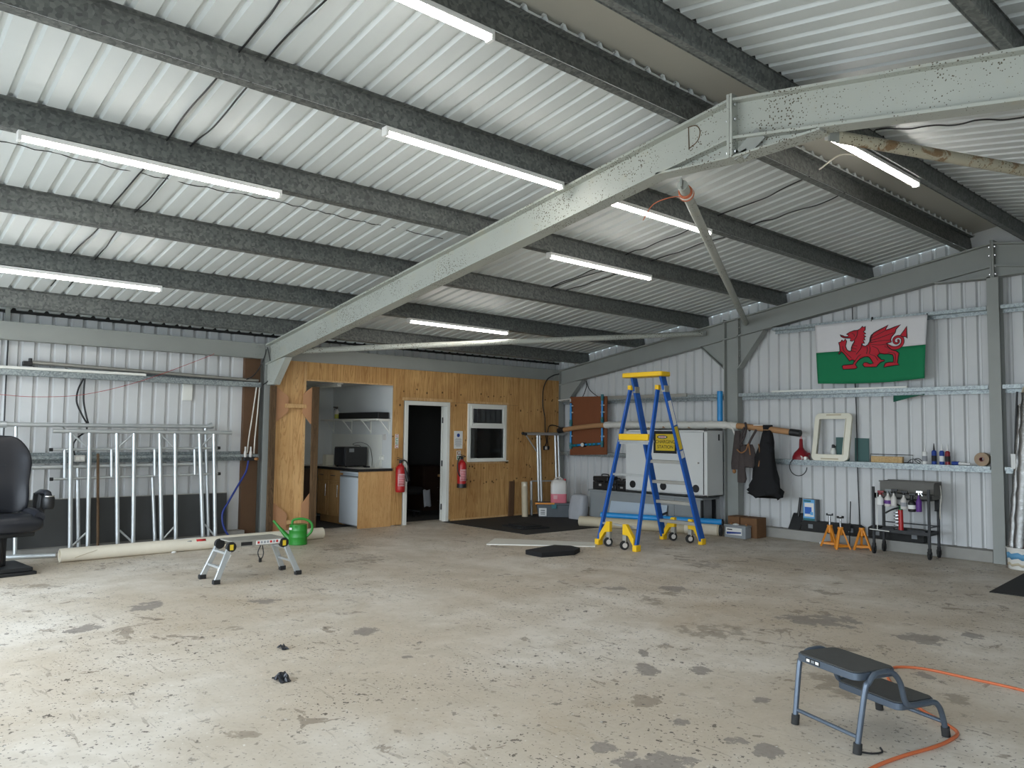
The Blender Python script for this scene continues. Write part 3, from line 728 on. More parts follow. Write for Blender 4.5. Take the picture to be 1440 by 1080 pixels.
for a, c, zt in ((-9.17,-9.13,1.56),(-8.49,-8.46,1.04),(-6.92,-6.86,1.56),(-7.60,-7.56,.915)): parts.append(('upright', (.07,c,.02), (-.03 if zt > 1.5 else -.02,a,zt), .023))
parts += [('coupler', (-.024,-9.345,1.572), (-.024,-9.27,1.572), .04), ('coupler', (-.024,-6.88,1.58), (-.024,-6.83,1.60), .04)]
tubes_thing('scaffold_section', 'aluminium scaffold frame behind the others, its top rail reaching over the seat', 'scaffold frame', (0,-8.0,0), parts, 'aluminium scaffold frames')
b = MB(); b.hexa([(-.045,-9.6,.09),(-.02,-9.6,.09),(-.02,-6.58,.09),(-.045,-6.58,.09),(-.056,-9.6,.665),(-.05,-9.6,.665),(-.05,-6.58,.65),(-.056,-6.58,.65)])
tag(b.build('rubber_sheet', M['rubber_grey']), 'long dark grey board standing on edge behind the scaffold frames', 'board')
b = MB(); b.bar((-.056,-9.6,.667),(-.056,-6.58,.653),.01,.012); tag(b.build('metal_strip', M['alu_dull']), 'thin pale strip along the top of the dark board behind the scaffold', 'strip')
b = MB(); b.tube([(.18,-8.27,.0),(.09,-8.27,.6),(.03,-8.28,1.22)], .016, 10); tag(b.build('wooden_pole', M['rough_timber']), 'thin brown wooden pole upright among the scaffold frames', 'pole')
# the long cream roll
t = thing('wrapped_roll', 'long cream wrapped roll lying on the floor before the scaffold frames', 'roll', (.68,-7.1,0))
b = MB(); b.pipe((.70,-8.80,.079),(.66,-5.46,.079),.079,.062,24); b.build('roll_tube', M['cream_tube'], t, sharp=50)
b = MB(); b.cyl((.70,-8.78,.079),(.70,-8.77,.079),.064,20); b.build('end_plug', M['beige_roll'], t)
b = MB(); b.pipe((.682,-7.47,.079),(.679,-7.22,.079),.0798,.0785,24); lb = b.build('paper_label', M['paper'], t)
def patch_on_roll(y0, y1, a0, a1, nm, m):
    b = MB(); g = []
    for k in range(5):
        a = math.radians(a0+(a1-a0)*k/4); g.append([(.68+.0805*math.cos(a), y, .079+.0805*math.sin(a)) for y in (y0, y1)])
    b.grid(g); b.build(nm, m, lb, solid=.0006)
patch_on_roll(-7.27,-7.15,28,52,'red_block',M['ink_red']); patch_on_roll(-7.42,-7.33,30,44,'blue_print',M['ink_grey'])
b = MB(); b.tube(smooth_path([(.775,-8.66,.05),(.779,-8.55,.085),(.77,-8.45,.11),(.75,-8.40,.125)],4),.004,6); b.build('wrap_fold', M['beige_roll'], t)
b = MB(); b.ball((.79,-7.56,.014),.016,.03,.014); tag(b.build('paper_scrap', M['paper']), 'small white paper scrap on the floor against the cream roll', 'scrap')

# wall rail odds and ends
b = MB(); b.box(-.085,-.045,-10.9,-7.72,2.238,2.272); tag(b.build('white_bar', M['white_paint'], bevel=.004), 'pale painted bar lying along the upper rail above the scaffold frames', 'bar')
t = thing('roller_pole', 'dark tarp pole with black end fitting lying on the upper rail', 'pole', (-.12,-7.6,2.24))
b = MB(); b.cyl((-.13,-9.02,2.335),(-.13,-6.14,2.262),.024,12); b.build('pole_tube', M['alu_dull'], t)
b = MB(); b.box(-.17,-.09,-9.12,-9.02,2.29,2.345); b.cyl((-.13,-9.04,2.34),(-.13,-9.04,2.385),.02); b.build('end_fitting', M['black'], t, bevel=.006)
b = MB(); b.box(-.225,-.195,-7.19,-7.055,1.94,2.17); tag(b.build('junction_box', M['white_paint'], bevel=.006), 'small white box on the wall below the upper rail', 'box')
def cable(name, label, pts, r, m='cable', cat='cable', n=6, k=6, group=None):
    b = MB(); b.tube(smooth_path(pts, k), r, n); return tag(b.build(name, M[m], sharp=60), label, cat, group)
cable('power_cable', 'black cable loop hanging from the upper rail, the more bowed of the two', [(-.065,-8.46,2.165),(-.05,-8.52,2.02),(-.05,-8.53,1.87),(-.05,-8.47,1.72),(-.06,-8.40,1.60)], .012)
cable('power_cable', 'black cable loop hanging from the upper rail, the straighter of the two', [(-.065,-8.445,2.165),(-.05,-8.455,2.02),(-.05,-8.45,1.87),(-.05,-8.42,1.72),(-.06,-8.385,1.6)], .012)
cable('power_cable', 'black cable dropping behind the scaffold rails to the socket on the lower rail', [(-.1,-8.385,1.6),(-.1,-8.40,1.5),(-.09,-8.49,1.42),(-.07,-8.54,1.33),(-.07,-8.52,1.2)], .011)
t = thing('wall_socket', 'small white twin socket on the lower rail behind the scaffold', 'socket', (-.05,-8.47,1.12)); b = MB(); b.box(-.062,-.02,-8.53,-8.41,1.12,1.20); b.build('socket_box', M['clear'], t, bevel=.006)
b = MB(); b.box(-.02,-.014,-8.515,-8.475,1.14,1.18); b.box(-.02,-.014,-8.465,-8.425,1.14,1.18); b.build('switch', M['white_paint'], t)
cable('hanging_wire', 'thin black cable running down the wall from the eaves above the seat', [(-.21,-9.27,2.97),(-.2,-9.27,2.6),(-.2,-9.27,2.2),(-.19,-9.27,1.9),(-.17,-9.27,1.6),(-.17,-9.27,1.4)], .009)
cable('red_string', 'thin red string sagging across the wall up to the eaves beam', [(-.04,-12.0,2.5),(-.03,-11.0,2.2),(-.02,-10.1,2.0),(-.02,-9.6,1.94),(-.03,-9.35,1.925),(-.03,-8.98,1.912),(-.03,-8.44,1.965),(-.02,-7.77,2.175),(-.005,-6.95,2.545),(.0,-6.85,2.60)], .0032, 'red', 'string')
cable('air_line', 'white air line dropping from the column to the lower rail, nearer the corner column', [(-.1,-6.125,2.17),(-.09,-6.15,1.8),(-.08,-6.18,1.45),(-.06,-6.20,1.2)], .010, 'white_cable')
cable('air_line', 'white air line dropping from the column to the lower rail, nearer the scaffold', [(-.1,-6.17,2.2),(-.09,-6.22,1.8),(-.08,-6.27,1.45),(-.06,-6.30,1.21)], .010, 'white_cable')
cable('power_cable', 'black cable bending from the eaves beam over the top of the kitchen column', [(-.1,-6.33,2.27),(-.07,-6.24,2.33),(-.05,-6.16,2.45),(.03,-6.12,2.62),(.03,-6.10,2.72)], .008)
cable('power_cable', 'black cable looping in front of the kitchen column below the knee', [(.04,-6.09,2.75),(.05,-6.06,2.62),(.06,-6.03,2.42),(.05,-6.06,2.27),(.03,-6.13,2.2)], .008)
t = thing('air_manifold', 'small brass and white air outlet on the end of the lower rail', 'air outlet', (-.03,-6.28,1.09))
b = MB(); b.box(-.06,.0,-6.36,-6.19,1.10,1.15); b.build('manifold_block', M['iron'], t, bevel=.005)
for y in (-6.34,-6.26): 
    b = MB(); b.lathe([(.016,0),(.02,.02),(.02,.07),(.012,.1),(.012,.15)], (-.03,y,1.15), 12); b.build('valve', M['clear'], t)
b = MB(); b.cyl((-.03,-6.21,1.125),(.035,-6.18,1.125),.02); b.build('brass_plug', M['strap'], t)
cable('air_hose', 'dark blue air hose curling from the lower rail down to the floor', [(-.01,-6.30,1.10),(.02,-6.34,.95),(.05,-6.45,.78),(.1,-6.60,.56),(.13,-6.70,.40),(.15,-6.70,.24),(.18,-6.64,.10),(.22,-6.55,.02),(.28,-6.45,.014)], .014, 'blue_hose', 'hose', 8)
# ------------------------------------------------------------------ timber frame and kitchen recess
t = thing('timber_trestle', 'rough timber frame with plywood gussets leaning by the kitchen hatch', 'timber frame', (.09,-5.65,0))
for y0, y1, zt in ((-6.045,-5.955,2.19),(-5.37,-5.27,2.205)):
    b = MB(); b.box(.065,.11,y0,y1,0,zt); b.build('upright', M['rough_timber'], t, bevel=.003)
for pts in ([(-5.97,2.185),(-5.945,2.185),(-5.745,2.04),(-5.745,1.81),(-5.94,1.655),(-5.97,1.655)], [(-5.36,2.2),(-5.385,2.19),(-5.505,2.09),(-5.51,1.80),(-5.375,1.64),(-5.36,1.64)],
            [(-5.97,.0),(-5.97,.5),(-5.935,.49),(-5.72,.32),(-5.72,.0)], [(-5.36,.0),(-5.36,.60),(-5.385,.57),(-5.49,.44),(-5.49,.0)]):
    b = MB(); b.prism([(.045,y,z) for y, z in pts], (.016,0,0)); b.build('gusset', M['ply_pink'], t)
b = MB(); b.box(.03,.075,-5.80,-5.46,1.875,1.935); b.build('cross_rail', M['pine'], t, bevel=.002)
b = MB(); b.box(.03,.06,-5.72,-5.49,.16,.22); b.build('cross_rail', M['pine'], t, bevel=.002)

def box_thing(name, label, cat, x0, x1, y0, y1, z0, z1, m, group=None, bevel=.003):
    b = MB(); b.box(x0,x1,y0,y1,z0,z1); return tag(b.build(name, M[m], bevel=bevel), label, cat, group)
# base units
b = MB(); b.box(-.022,-.002,-4.485,-3.872,0,.895); tag(b.build('unit_side_board', M['oak']), 'oak-faced end panel of the kitchen unit at the hatch', 'panel')
t = thing('fridge', 'small white under-counter fridge beside the oak end panel', 'fridge', (-.33,-4.15,0))
b = MB(); b.box(-.62,-.04,-4.42,-3.9,.02,.85); b.build('body', M['fridge'], t, bevel=.008)
b = MB(); b.box(-.62,-.04,-4.475,-4.425,.04,.80); dr = b.build('door', M['fridge'], t, bevel=.012)
b = MB(); b.box(-.63,-.03,-4.47,-3.9,.855,.885); b.build('top', M['fridge'], t, bevel=.006)
b = MB(); b.box(-.60,-.06,-4.478,-4.468,.806,.824); b.build('handle_recess', M['shade_grey'], dr)
t = thing('base_cabinet', 'oak base cabinet with drawer and door beside the fridge', 'cabinet', (-1.05,-4.15,0))
b = MB(); b.box(-1.44,-.64,-4.42,-3.9,.12,.895); b.box(-1.44,-.64,-4.37,-3.9,0,.12); b.build('carcass', M['oak'], t)
for x0, x1 in ((-1.43,-1.05),(-1.04,-.65)):
    b = MB(); b.box(x0,x1,-4.445,-4.42,.72,.885); d1 = b.build('drawer_front', M['oak'], t, bevel=.003)
    b = MB(); b.box(x0,x1,-4.445,-4.42,.13,.705); d2 = b.build('door', M['oak'], t, bevel=.003)
    b = MB(); b.box(x0+.06,x1-.06,-4.45,-4.445,.19,.645); b.build('inner_panel', M['oak'], d2)
    b = MB(); b.cyl((x1-.045,-4.475,.45),(x1-.045,-4.475,.65),.007); b.build('handle', M['chrome'], d2)
    b = MB(); b.cyl((x0+.12,-4.475,.80),(x1-.12,-4.475,.80),.007); b.build('handle', M['chrome'], d1)
t = thing('base_cabinet', 'dark-fronted base cabinet along the back of the kitchen recess', 'cabinet', (-1.75,-5.2,0))
b = MB(); b.box(-2.045,-1.47,-5.90,-4.45,.10,.895); b.build('carcass', M['dark_wood'], t)
for y0 in (-5.68,-5.08):
    b = MB(); b.box(-1.47,-1.45,y0,y0+.58,.12,.88); dd = b.build('door', M['dark_wood'], t, bevel=.003)
    b = MB(); b.cyl((-1.43,y0+.53,.6),(-1.43,y0+.53,.78),.007); b.build('handle', M['chrome'], dd)
t = thing('worktop', 'pale L-shaped kitchen worktop with a black front edge', 'worktop', (-1.0,-4.2,.895))
b = MB(); b.box(-2.045,-.0,-4.49,-3.845,.900,.938); b.box(-2.045,-1.45,-5.90,-4.49,.900,.938); b.build('slab', M['worktop'], t)
b = MB(); b.box(-1.45,.004,-4.502,-4.49,.898,.94); b.box(0,.012,-4.502,-3.875,.898,.94); b.box(-1.45,-1.438,-5.90,-4.502,.898,.94); b.build('front_edge', M['ink_black'], t)
# shelf with brackets
t = thing('wall_shelf', 'white wall shelf on brackets above the kitchen worktop', 'shelf', (-1.05,-3.98,1.70))
b = MB(); b.box(-2.0,-.10,-4.12,-3.845,1.725,1.75); b.build('board', M['white_paint'], t, bevel=.003)
for x in (-1.98,-1.35,-.71,-.14):
    b = MB(); b.box(x-.012,x+.012,-3.858,-3.845,1.50,1.725); b.box(x-.012,x+.012,-4.05,-3.858,1.712,1.725); b.bar((x,-3.86,1.54),(x,-4.02,1.715),.008,.016); b.build('bracket', M['white_paint'], t)
b = MB(); b.box(-1.42,-.12,-4.08,-3.87,1.752,1.86); tag(b.build('long_black_box', M['black'], bevel=.01), 'long low black box on the kitchen wall shelf', 'box')
def spray_bottle(name, label, c, h, r, body, head, parts=None, group=None, rot=0, liquid=None):
    x, y, z = c
    t = thing(name, label, 'bottle', c, rot, group)
    b = MB(); b.lathe([(r*.9,0),(r,.01),(r,h*.5),(r*.8,h*.62),(r*.38,h*.74),(r*.36,h*.80)], (0,0,0), 16); b.build('body', M[body], t, local=True)
    if liquid:
        b = MB(); b.lathe([(r*.92,.002),(r*1.012,.012),(r*1.012,h*.38)], (0,0,0), 16); b.build('liquid', M[liquid], t, local=True)
    b = MB(); b.lathe([(r*.46,h*.78),(r*.46,h*.86)], (0,0,0), 12); b.box(-r*1.3,r*.5,-.014,.014,h*.86,h*.97); b.box(-r*1.7,-r*1.3,-.008,.008,h*.89,h*.96); b.bar((-r*.7,0,h*.88),(-r*1.1,0,h*.70),.012,.012); b.build('spray_head', M[head], t, local=True, bevel=.003)
    return t
spray_bottle('spray_bottle', 'yellow-green spray bottle on the kitchen wall shelf beside the long black box', (-1.62,-4.0,1.752), .23, .04, 'clear', 'black', liquid='yellow_green', rot=1.2)
t = thing('countertop_oven', 'black boxy countertop oven on the kitchen worktop', 'oven', (-.87,-4.12,.938))
b = MB(); b.box(-1.06,-.69,-4.34,-3.92,.955,1.275); b.build('body', M['black'], t, bevel=.012)
b = MB(); b.box(-1.04,-.71,-4.352,-4.338,.975,1.255); b.build('glass_front', M['leather'], t, bevel=.004)
b = MB(); b.box(-.69,-.683,-4.27,-4.18,1.19,1.25); b.build('rating_label', M['shade_grey'], t)
for x in (-1.02,-.73):
    for y in (-4.3,-3.96):
        b = MB(); b.cyl((x,y,.938),(x,y,.957),.018); b.build('foot', M['rubber'], t)
cable('power_cable', 'black cable arching over the top of the black countertop oven', [(-.9,-3.90,1.1),(-.92,-3.92,1.28),(-.9,-4.05,1.30),(-.85,-4.1,1.33),(-.75,-4.0,1.35),(-.66,-3.9,1.28),(-.62,-3.87,1.1),(-.60,-3.88,.96)], .0045)
box_thing('storage_carton', 'pale carton on the worktop between hatch frame and black oven', 'carton', -1.42,-1.30,-4.36,-4.22,.94,1.13, 'ivory')
t = thing('kitchen_roll', 'brown-patterned roll on the worktop next to the black oven', 'roll', (-1.16,-4.2,.94)); b = MB(); b.lathe([(.055,0),(.06,.01),(.06,.2),(.055,.21)], (-1.16,-4.2,.94), 16); b.build('roll_body', M['card'], t); b = MB(); b.pipe((-1.16,-4.2,1.14),(-1.16,-4.2,1.16),.022,.016); b.build('core', M['paper'], t)
t = thing('wall_socket', 'white double socket above the worktop at the hatch side', 'socket', (-.35,-3.85,1.08)); b = MB(); b.box(-.43,-.28,-3.858,-3.842,1.06,1.15); b.build('socket_plate', M['white_paint'], t, bevel=.004); b = MB(); b.box(-.41,-.36,-3.89,-3.858,1.07,1.12); b.build('plug', M['white_paint'], t, bevel=.006); b = MB(); b.box(-.34,-.29,-3.89,-3.858,1.07,1.12); b.build('plug', M['white_paint'], t, bevel=.006)
box_thing('switch_box', 'small white switch box on the kitchen wall under the shelf', 'switch', -.31,-.23,-3.86,-3.842,1.40,1.50,'clear')
cable('white_flex', 'white flex looping from the kitchen sockets onto the worktop', [(-.38,-3.89,1.08),(-.40,-3.93,1.0),(-.36,-3.97,.945),(-.28,-4.02,.945),(-.25,-3.98,.945),(-.3,-3.92,.99),(-.31,-3.89,1.08)], .005, 'white_cable')
box_thing('cable_adaptor', 'small black adaptor lying on the worktop below the sockets', 'adaptor', -.50,-.40,-4.1,-4.04,.939,.965,'black')
b = MB(); b.box(-2.04,-.35,-3.852,-3.846,.94,1.475); b.box(-2.04,-.35,-3.856,-3.846,1.475,1.487); struct(b.build('trim_6', M['white_paint']))
t = thing('ceiling_lamp', 'unlit white strip lamp on the kitchen recess ceiling', 'lamp', (-1.0,-4.6,2.26)); b = MB(); b.box(-1.55,-.45,-4.66,-4.55,2.30,2.34); b.build('lamp_housing', M['lamp_body'], t, bevel=.006); b = MB(); b.box(-1.53,-.47,-4.645,-4.565,2.262,2.302); b.build('diffuser', M['white_paint'], t, bevel=.012)

# dark office seen through the door
def pic(x, y0, y1, z0, z1, label):
    t = thing('framed_picture', label, 'picture', (x,(y0+y1)/2,z0)); b = MB(); b.box(x,x+.02,y0,y0+.03,z0,z1); b.box(x,x+.02,y1-.03,y1,z0,z1); b.box(x,x+.02,y0+.03,y1-.03,z0,z0+.03); b.box(x,x+.02,y0+.03,y1-.03,z1-.03,z1); b.build('frame', M['ink_black'], t); b = MB(); b.box(x,x+.01,y0+.03,y1-.03,z0+.03,z1-.03); b.build('print', M['rubber_grey'], t)
pic(-3.35,-2.28,-2.02,1.68,2.05,'dark picture frame on the office wall, upper of two'); pic(-3.35,-2.28,-2.02,1.22,1.60,'dark picture frame on the office wall, lower of two')
t = thing('office_chair', 'dark padded chair in the unlit office doorway', 'chair', (-1.2,-2.75,0))
def ell(c, rx, ry, z, n=18, p=2.6): return [(c[0]+rx*math.copysign(abs(math.cos(a))**(2/p), math.cos(a)), c[1]+ry*math.copysign(abs(math.sin(a))**(2/p), math.sin(a)), z) for a in [2*PI*i/n for i in range(n)]]
b = MB(); b.loft([ell((-1.2,-2.75),.25,.26,.40), ell((-1.2,-2.75),.29,.29,.43), ell((-1.2,-2.75),.29,.29,.49), ell((-1.2,-2.75),.24,.25,.53)]); b.build('seat', M['foam'], t, sharp=60)
b = MB(); b.loft([ell((-1.40,-2.78),.06,.22,.48), ell((-1.44,-2.78),.07,.27,.62), ell((-1.47,-2.78),.065,.27,.80), ell((-1.5,-2.78),.05,.20,.95), ell((-1.5,-2.78),.03,.12,.98)]); b.build('backrest', M['foam'], t, sharp=60)
b = MB(); b.cyl((-1.2,-2.75,.08),(-1.2,-2.75,.42),.03); b.build('gas_post', M['iron'], t)
for k in range(5):
    a = 2*PI*k/5; b = MB(); b.bar((-1.2,-2.75,.10),(-1.2+.26*math.cos(a),-2.75+.26*math.sin(a),.07),.04,.03); lg = b.build('base_leg', M['iron'], t)
    b = MB(); b.cyl((-1.2+.25*math.cos(a)-.012,-2.75+.25*math.sin(a),.03),(-1.2+.25*math.cos(a)+.012,-2.75+.25*math.sin(a),.03),.03); b.build('caster', M['black'], lg)
b = MB(); b.grid([[(-.90+.01*i,-2.60+.04*j,.48-.06*i+.012*math.sin(j*2+i)) for j in range(5)] for i in range(6)]); tag(b.build('white_towel', M['grey_cloth'], solid=.006), 'white cloth hanging over the edge of the dark office chair', 'cloth')
t = thing('sideboard', 'dark wooden cabinet inside the unlit office doorway', 'cabinet', (-2.0,-1.7,0)); b = MB(); b.box(-2.3,-1.75,-2.0,-1.3,0,.84); b.build('carcass', M['dark_wood'], t); b = MB(); b.box(-2.33,-1.72,-2.03,-1.27,.84,.87); b.build('top', M['dark_wood'], t, bevel=.004)
for k in range(3):
    b = MB(); b.box(-1.75,-1.735,-1.98,-1.32,.06+.26*k,.30+.26*k); dw = b.build('drawer', M['dark_wood'], t, bevel=.003); b = MB(); b.ball((-1.725,-1.65,.18+.26*k),.014); b.build('knob', M['chrome'], dw)
t = thing('desk_screen', 'dark computer screen behind the office window', 'screen', (-.75,-1.6,.75)); b = MB(); b.box(-.77,-.74,-1.92,-1.45,1.12,1.40); b.build('display', M['black'], t, bevel=.006); b = MB(); b.box(-.77,-.75,-1.72,-1.65,.77,1.14); b.box(-.86,-.66,-1.8,-1.57,.75,.77); b.build('stand', M['black'], t)
t = thing('desk', 'desk inside the office under the window', 'desk', (-.6,-1.5,0)); b = MB(); b.box(-1.0,-.3,-2.2,-.7,.71,.75); b.build('desk_top', M['oak'], t)
for x in (-.97,-.36):
    for y in (-2.17,-.76): b = MB(); b.box(x,x+.04,y,y+.04,0,.71); b.build('leg', M['iron'], t)
b = MB(); b.loft([ell((-.15,-2.12),.05,.06,.752), ell((-.15,-2.11),.045,.05,.95), ell((-.165,-2.13),.035,.05,1.1), ell((-.16,-2.16),.02,.03,1.25), ell((-.16,-2.17),.006,.008,1.3)]); tag(b.build('white_ornament', M['white_paint'], sharp=60), 'pale twisted shape standing behind the office window pane', 'ornament')

# extinguishers, notices
def extinguisher(label, y, z, hose_side, stand):
    c = (.10,y,z); t = thing('fire_extinguisher', label, 'fire extinguisher', c, 0, 'red fire extinguishers on the plywood wall')
    b = MB(); b.lathe([(.07,0),(.078,.012),(.08,.05),(.08,.36),(.074,.40),(.05,.435),(.028,.45),(.026,.47)], c, 22); b.build('cylinder', M['red'], t)
    b = MB(); b.lathe([(.024,.465),(.026,.50),(.018,.52)], c, 12); b.bar((.07,y-.05,z+.53),(.12,y+.06,z+.515),.022,.012); b.bar((.08,y-.05,z+.565),(.12,y+.06,z+.525),.02,.008); b.build('valve_head', M['iron'], t)
    b = MB(); s = hose_side
    b.tube(smooth_path([(.11,y,z+.50),(.13,y+s*.08,z+.51),(.14,y+s*.125,z+.40),(.14,y+s*.115,z+.26),(.15,y+s*.08,z+.18)],6), .011, 8); b.build('hose', M['cable'], t)
    if not stand:
        b = MB(); b.cyl((.165,y+.04,z+.40),(.175,y+.10,z+.18),.016,12,.034); b.build('horn', M['black'], t)
    else:
        b = MB(); b.lathe([(.085,-.02),(.085,.05)], c, 22); b.build('plastic_foot', M['black'], t)
    g = []
    for k in range(9):
        a = math.radians(-62+14*k); g.append([(.10+.0812*math.cos(a), y+.0812*math.sin(a), z+h) for h in (.10,.30)])
    b = MB(); b.grid(g); lb = b.build('label', M['ink_pink'], t, solid=.0006)
    for k in range(6):
        g = []
        for q in range(6):
            a = math.radians(-50+15*q); g.append([(.10+.0822*math.cos(a), y+.0822*math.sin(a), z+.12+.028*k+h) for h in (0,.011)])
        b = MB(); b.grid(g); b.build('printed_line', M['red'], lb, solid=.0006)
    b = MB(); b.box(.0,.024,y-.03,y+.03,z+.30,z+.40); b.build('wall_bracket', M['iron'], t)
extinguisher('red fire extinguisher with black horn hung between kitchen hatch and dark doorway', -3.77, .555, 1, False)
extinguisher('red fire extinguisher with black foot hung below the notice, beside the window', -2.49, .60, -1, True)
t = thing('wall_notice', 'white paper notice with blue round mark between doorway and window', 'notice', (.004,-2.505,1.255)); b = MB(); b.box(.001,.005,-2.60,-2.41,1.255,1.565); b.build('sheet', M['paper'], t)
b = MB(); b.cyl((.005,-2.505,1.49),(.0065,-2.505,1.49),.033,20); b.build('blue_roundel', M['ink_blue'], t)
for k, wd in enumerate((.12,.15,.14,.15,.13,.15,.10)):
    b = MB(); b.box(.005,.0062,-2.505-wd/2,-2.505+wd/2,1.425-.021*k,1.433-.021*k); b.build('text_line', M['ink_grey'], t)
def small_sign(label, y0, y1, z0, z1, bands):
    t = thing('safety_sign', label, 'sign', (.004,(y0+y1)/2,z0)); b = MB(); b.box(.001,.004,y0,y1,z0,z1); b.build('plate', M['sign_yellow' if bands[0]=='w' else 'paper'], t)
    n = len(bands)-1; h = (z1-z0)/n
    for k, c in enumerate(bands[1:]):
        zz = z1-h*(k+1); b = MB(); b.box(.004,.0055,y0+.012,y1-.012,zz+h*.12,zz+h*.86); b.build('pictogram', M[c], t)
        b = MB(); b.box(.0055,.0065,(y0+y1)/2-.014,(y0+y1)/2+.022,zz+h*.3,zz+h*.7); b.build('pictogram_mark', M['paper'], t)
small_sign('narrow sign of red and green pictograms above the extinguisher at the hatch', -3.82,-3.755,1.27,1.50, ['p','ink_red','ink_green','ink_green','ink_red'])
small_sign('narrow sign above the extinguisher beside the window, under the notice', -2.535,-2.445,1.06,1.22, ['p','strap','ink_green'])
cable('power_cable', 'black cable arching down the plywood wall at the corner to the scaffold trestle', [(.02,-.02,2.72),(.05,-.2,2.68),(.05,-.38,2.58),(.03,-.46,2.38),(.03,-.465,2.08),(.03,-.41,1.85),(.03,-.40,1.62),(.03,-.36,1.39),(.03,-.39,1.30)], .011)
cable('power_cable', 'black cable curving from the corner column to the sockets on the plywood', [(.10,.10,1.62),(.06,-.02,1.66),(.03,-.14,1.70),(.03,-.28,1.69),(.03,-.32,1.58),(.03,-.33,1.42),(.03,-.31,1.28)], .010)
t = thing('wall_socket', 'small socket box on the plywood below the black cables', 'socket', (.02,-.36,1.22)); b = MB(); b.box(0,.03,-.42,-.28,1.22,1.30); b.build('socket_box', M['iron'], t, bevel=.004); b = MB(); b.box(.03,.06,-.40,-.36,1.23,1.29); b.build('plug', M['clear'], t, bevel=.004); b = MB(); b.box(.03,.06,-.34,-.30,1.24,1.29); b.build('plug', M['iron'], t, bevel=.004)
# ------------------------------------------------------------------ corner by the plywood
parts = [('top_rail', (.13,-1.06,1.535), (.13,.10,1.535), .024), ('top_rail', (.20,-1.06,1.525), (.20,.0,1.525), .02)]
for a, c in ((-.715,-.69),(-.655,-.62),(-.235,-.21),(-.155,-.12)): parts.append(('upright', (.19,c,.0), (.14,a,1.52), .024))
parts += [('brace', (.13,-1.0,1.51), (.15,-.72,1.18), .013), ('cross_bar', (.16,-.88,.645), (.17,-.28,.63), .012), ('short_upright', (.17,-.875,.0), (.165,-.885,.64), .024)]
for x, y, z in ((.13,-1.075,1.535),(.20,-1.075,1.525)): parts.append(('end_cap', (x,y-.015,z), (x,y+.02,z), .027))
tubes_thing('scaffold_trestle', 'small aluminium scaffold trestle standing at the plywood corner', 'trestle', (.16,-.5,0), parts)
t = thing('standing_roll', 'upright beige roll leaning at the plywood end by the corner', 'roll', (.27,-1.13,0)); b = MB(); b.pipe((.27,-1.13,.0),(.21,-1.10,.64),.058,.045,20); b.build('roll_body', M['beige_roll'], t); b = MB(); b.cyl((.23,-1.113,.56),(.223,-1.11,.61),.046); b.build('core', M['cream_tube'], t)
b = MB(); b.hexa([(.03,-1.34,.0),(.06,-1.34,.0),(.06,-1.22,.0),(.03,-1.22,.0),(.022,-1.31,.65),(.045,-1.31,.65),(.045,-1.19,.65),(.022,-1.19,.65)]); tag(b.build('dark_plank', M['brown_board']), 'dark brown plank leaning on the plywood beside the upright beige roll', 'plank')
# storage box turned across the corner, with the jerry can on it
ang = math.atan2(.436,.386); t = thing('storage_box', 'dark grey plastic storage box with a white label under the liquid can', 'storage box', (.55,-.64,0), ang)
b = MB(); b.hexa([(-.30,-.16,0),(.28,-.16,0),(.28,.16,0),(-.30,.16,0),(-.34,-.19,.235),(.31,-.19,.235),(.31,.19,.235),(-.34,.19,.235)]); b.build('body', M['grey_plastic'], t, local=True, bevel=.012)
b = MB(); b.box(-.36,.33,-.205,.205,.235,.265); b.build('lid', M['grey_plastic'], t, local=True, bevel=.008)
b = MB(); b.box(-.37,-.02,-.214,-.198,.245,.275); b.build('orange_band', M['orange'], t, local=True)
b = MB(); b.box(-.07,.02,-.222,-.206,.17,.245); b.build('green_clip', M['teal'], t, local=True, bevel=.004)
b = MB(); b.bar((-.23,-.172,.03),(-.23,-.187,.175),.004,.14,(1,0,0)); lb = b.build('white_label', M['paper'], t, local=True)
for k in range(3):
    b = MB(); b.box(-.27,-.19,-.1905+.0035*k,-.186+.0035*k,.128-.034*k,.140-.034*k); b.build('printed_bar', M['ink_black'], lb, local=True)
t = thing('jerry_can', 'clouded plastic can with pink liquid standing on the grey storage box', 'plastic can', (.61,-.60,.265), ang)
def rrect(hx, hy, z, n=24, p=5): return [(hx*math.copysign(abs(math.cos(a))**(2/p), math.cos(a)), hy*math.copysign(abs(math.sin(a))**(2/p), math.sin(a)), z) for a in [2*PI*i/n for i in range(n)]]
b = MB(); b.loft([rrect(.15,.10,.165),rrect(.15,.10,.33),rrect(.13,.09,.40),rrect(.08,.07,.425),rrect(.05,.05,.43)]); b.build('can_body', M['clear'], t, local=True, sharp=60)
b = MB(); b.loft([rrect(.145,.095,.0),rrect(.15,.10,.015),rrect(.15,.10,.165)]); b.build('pink_liquid', M['pink'], t, local=True, sharp=60)
b = MB(); b.tube(smooth_path([(-.09,0,.40),(-.05,0,.455),(.03,0,.46),(.08,0,.41)],5),.013,8); b.build('handle', M['clear'], t, local=True)
b = MB(); b.cyl((.10,0,.39),(.115,0,.44),.026); b.build('cap', M['red'], t, local=True)
b = MB(); b.box(-.10,-.03,-.106,-.1,.07,.14); b.build('paper_label', M['ink_pink'], t, local=True)
cable('power_cable', 'thin dark lead coiled on the mat beside the grey storage box', [(.33,-1.06,.02),(.40,-1.08,.02),(.42,-1.02,.02),(.36,-.99,.02),(.28,-1.0,.03),(.26,-.98,.15),(.25,-.96,.3)], .008)

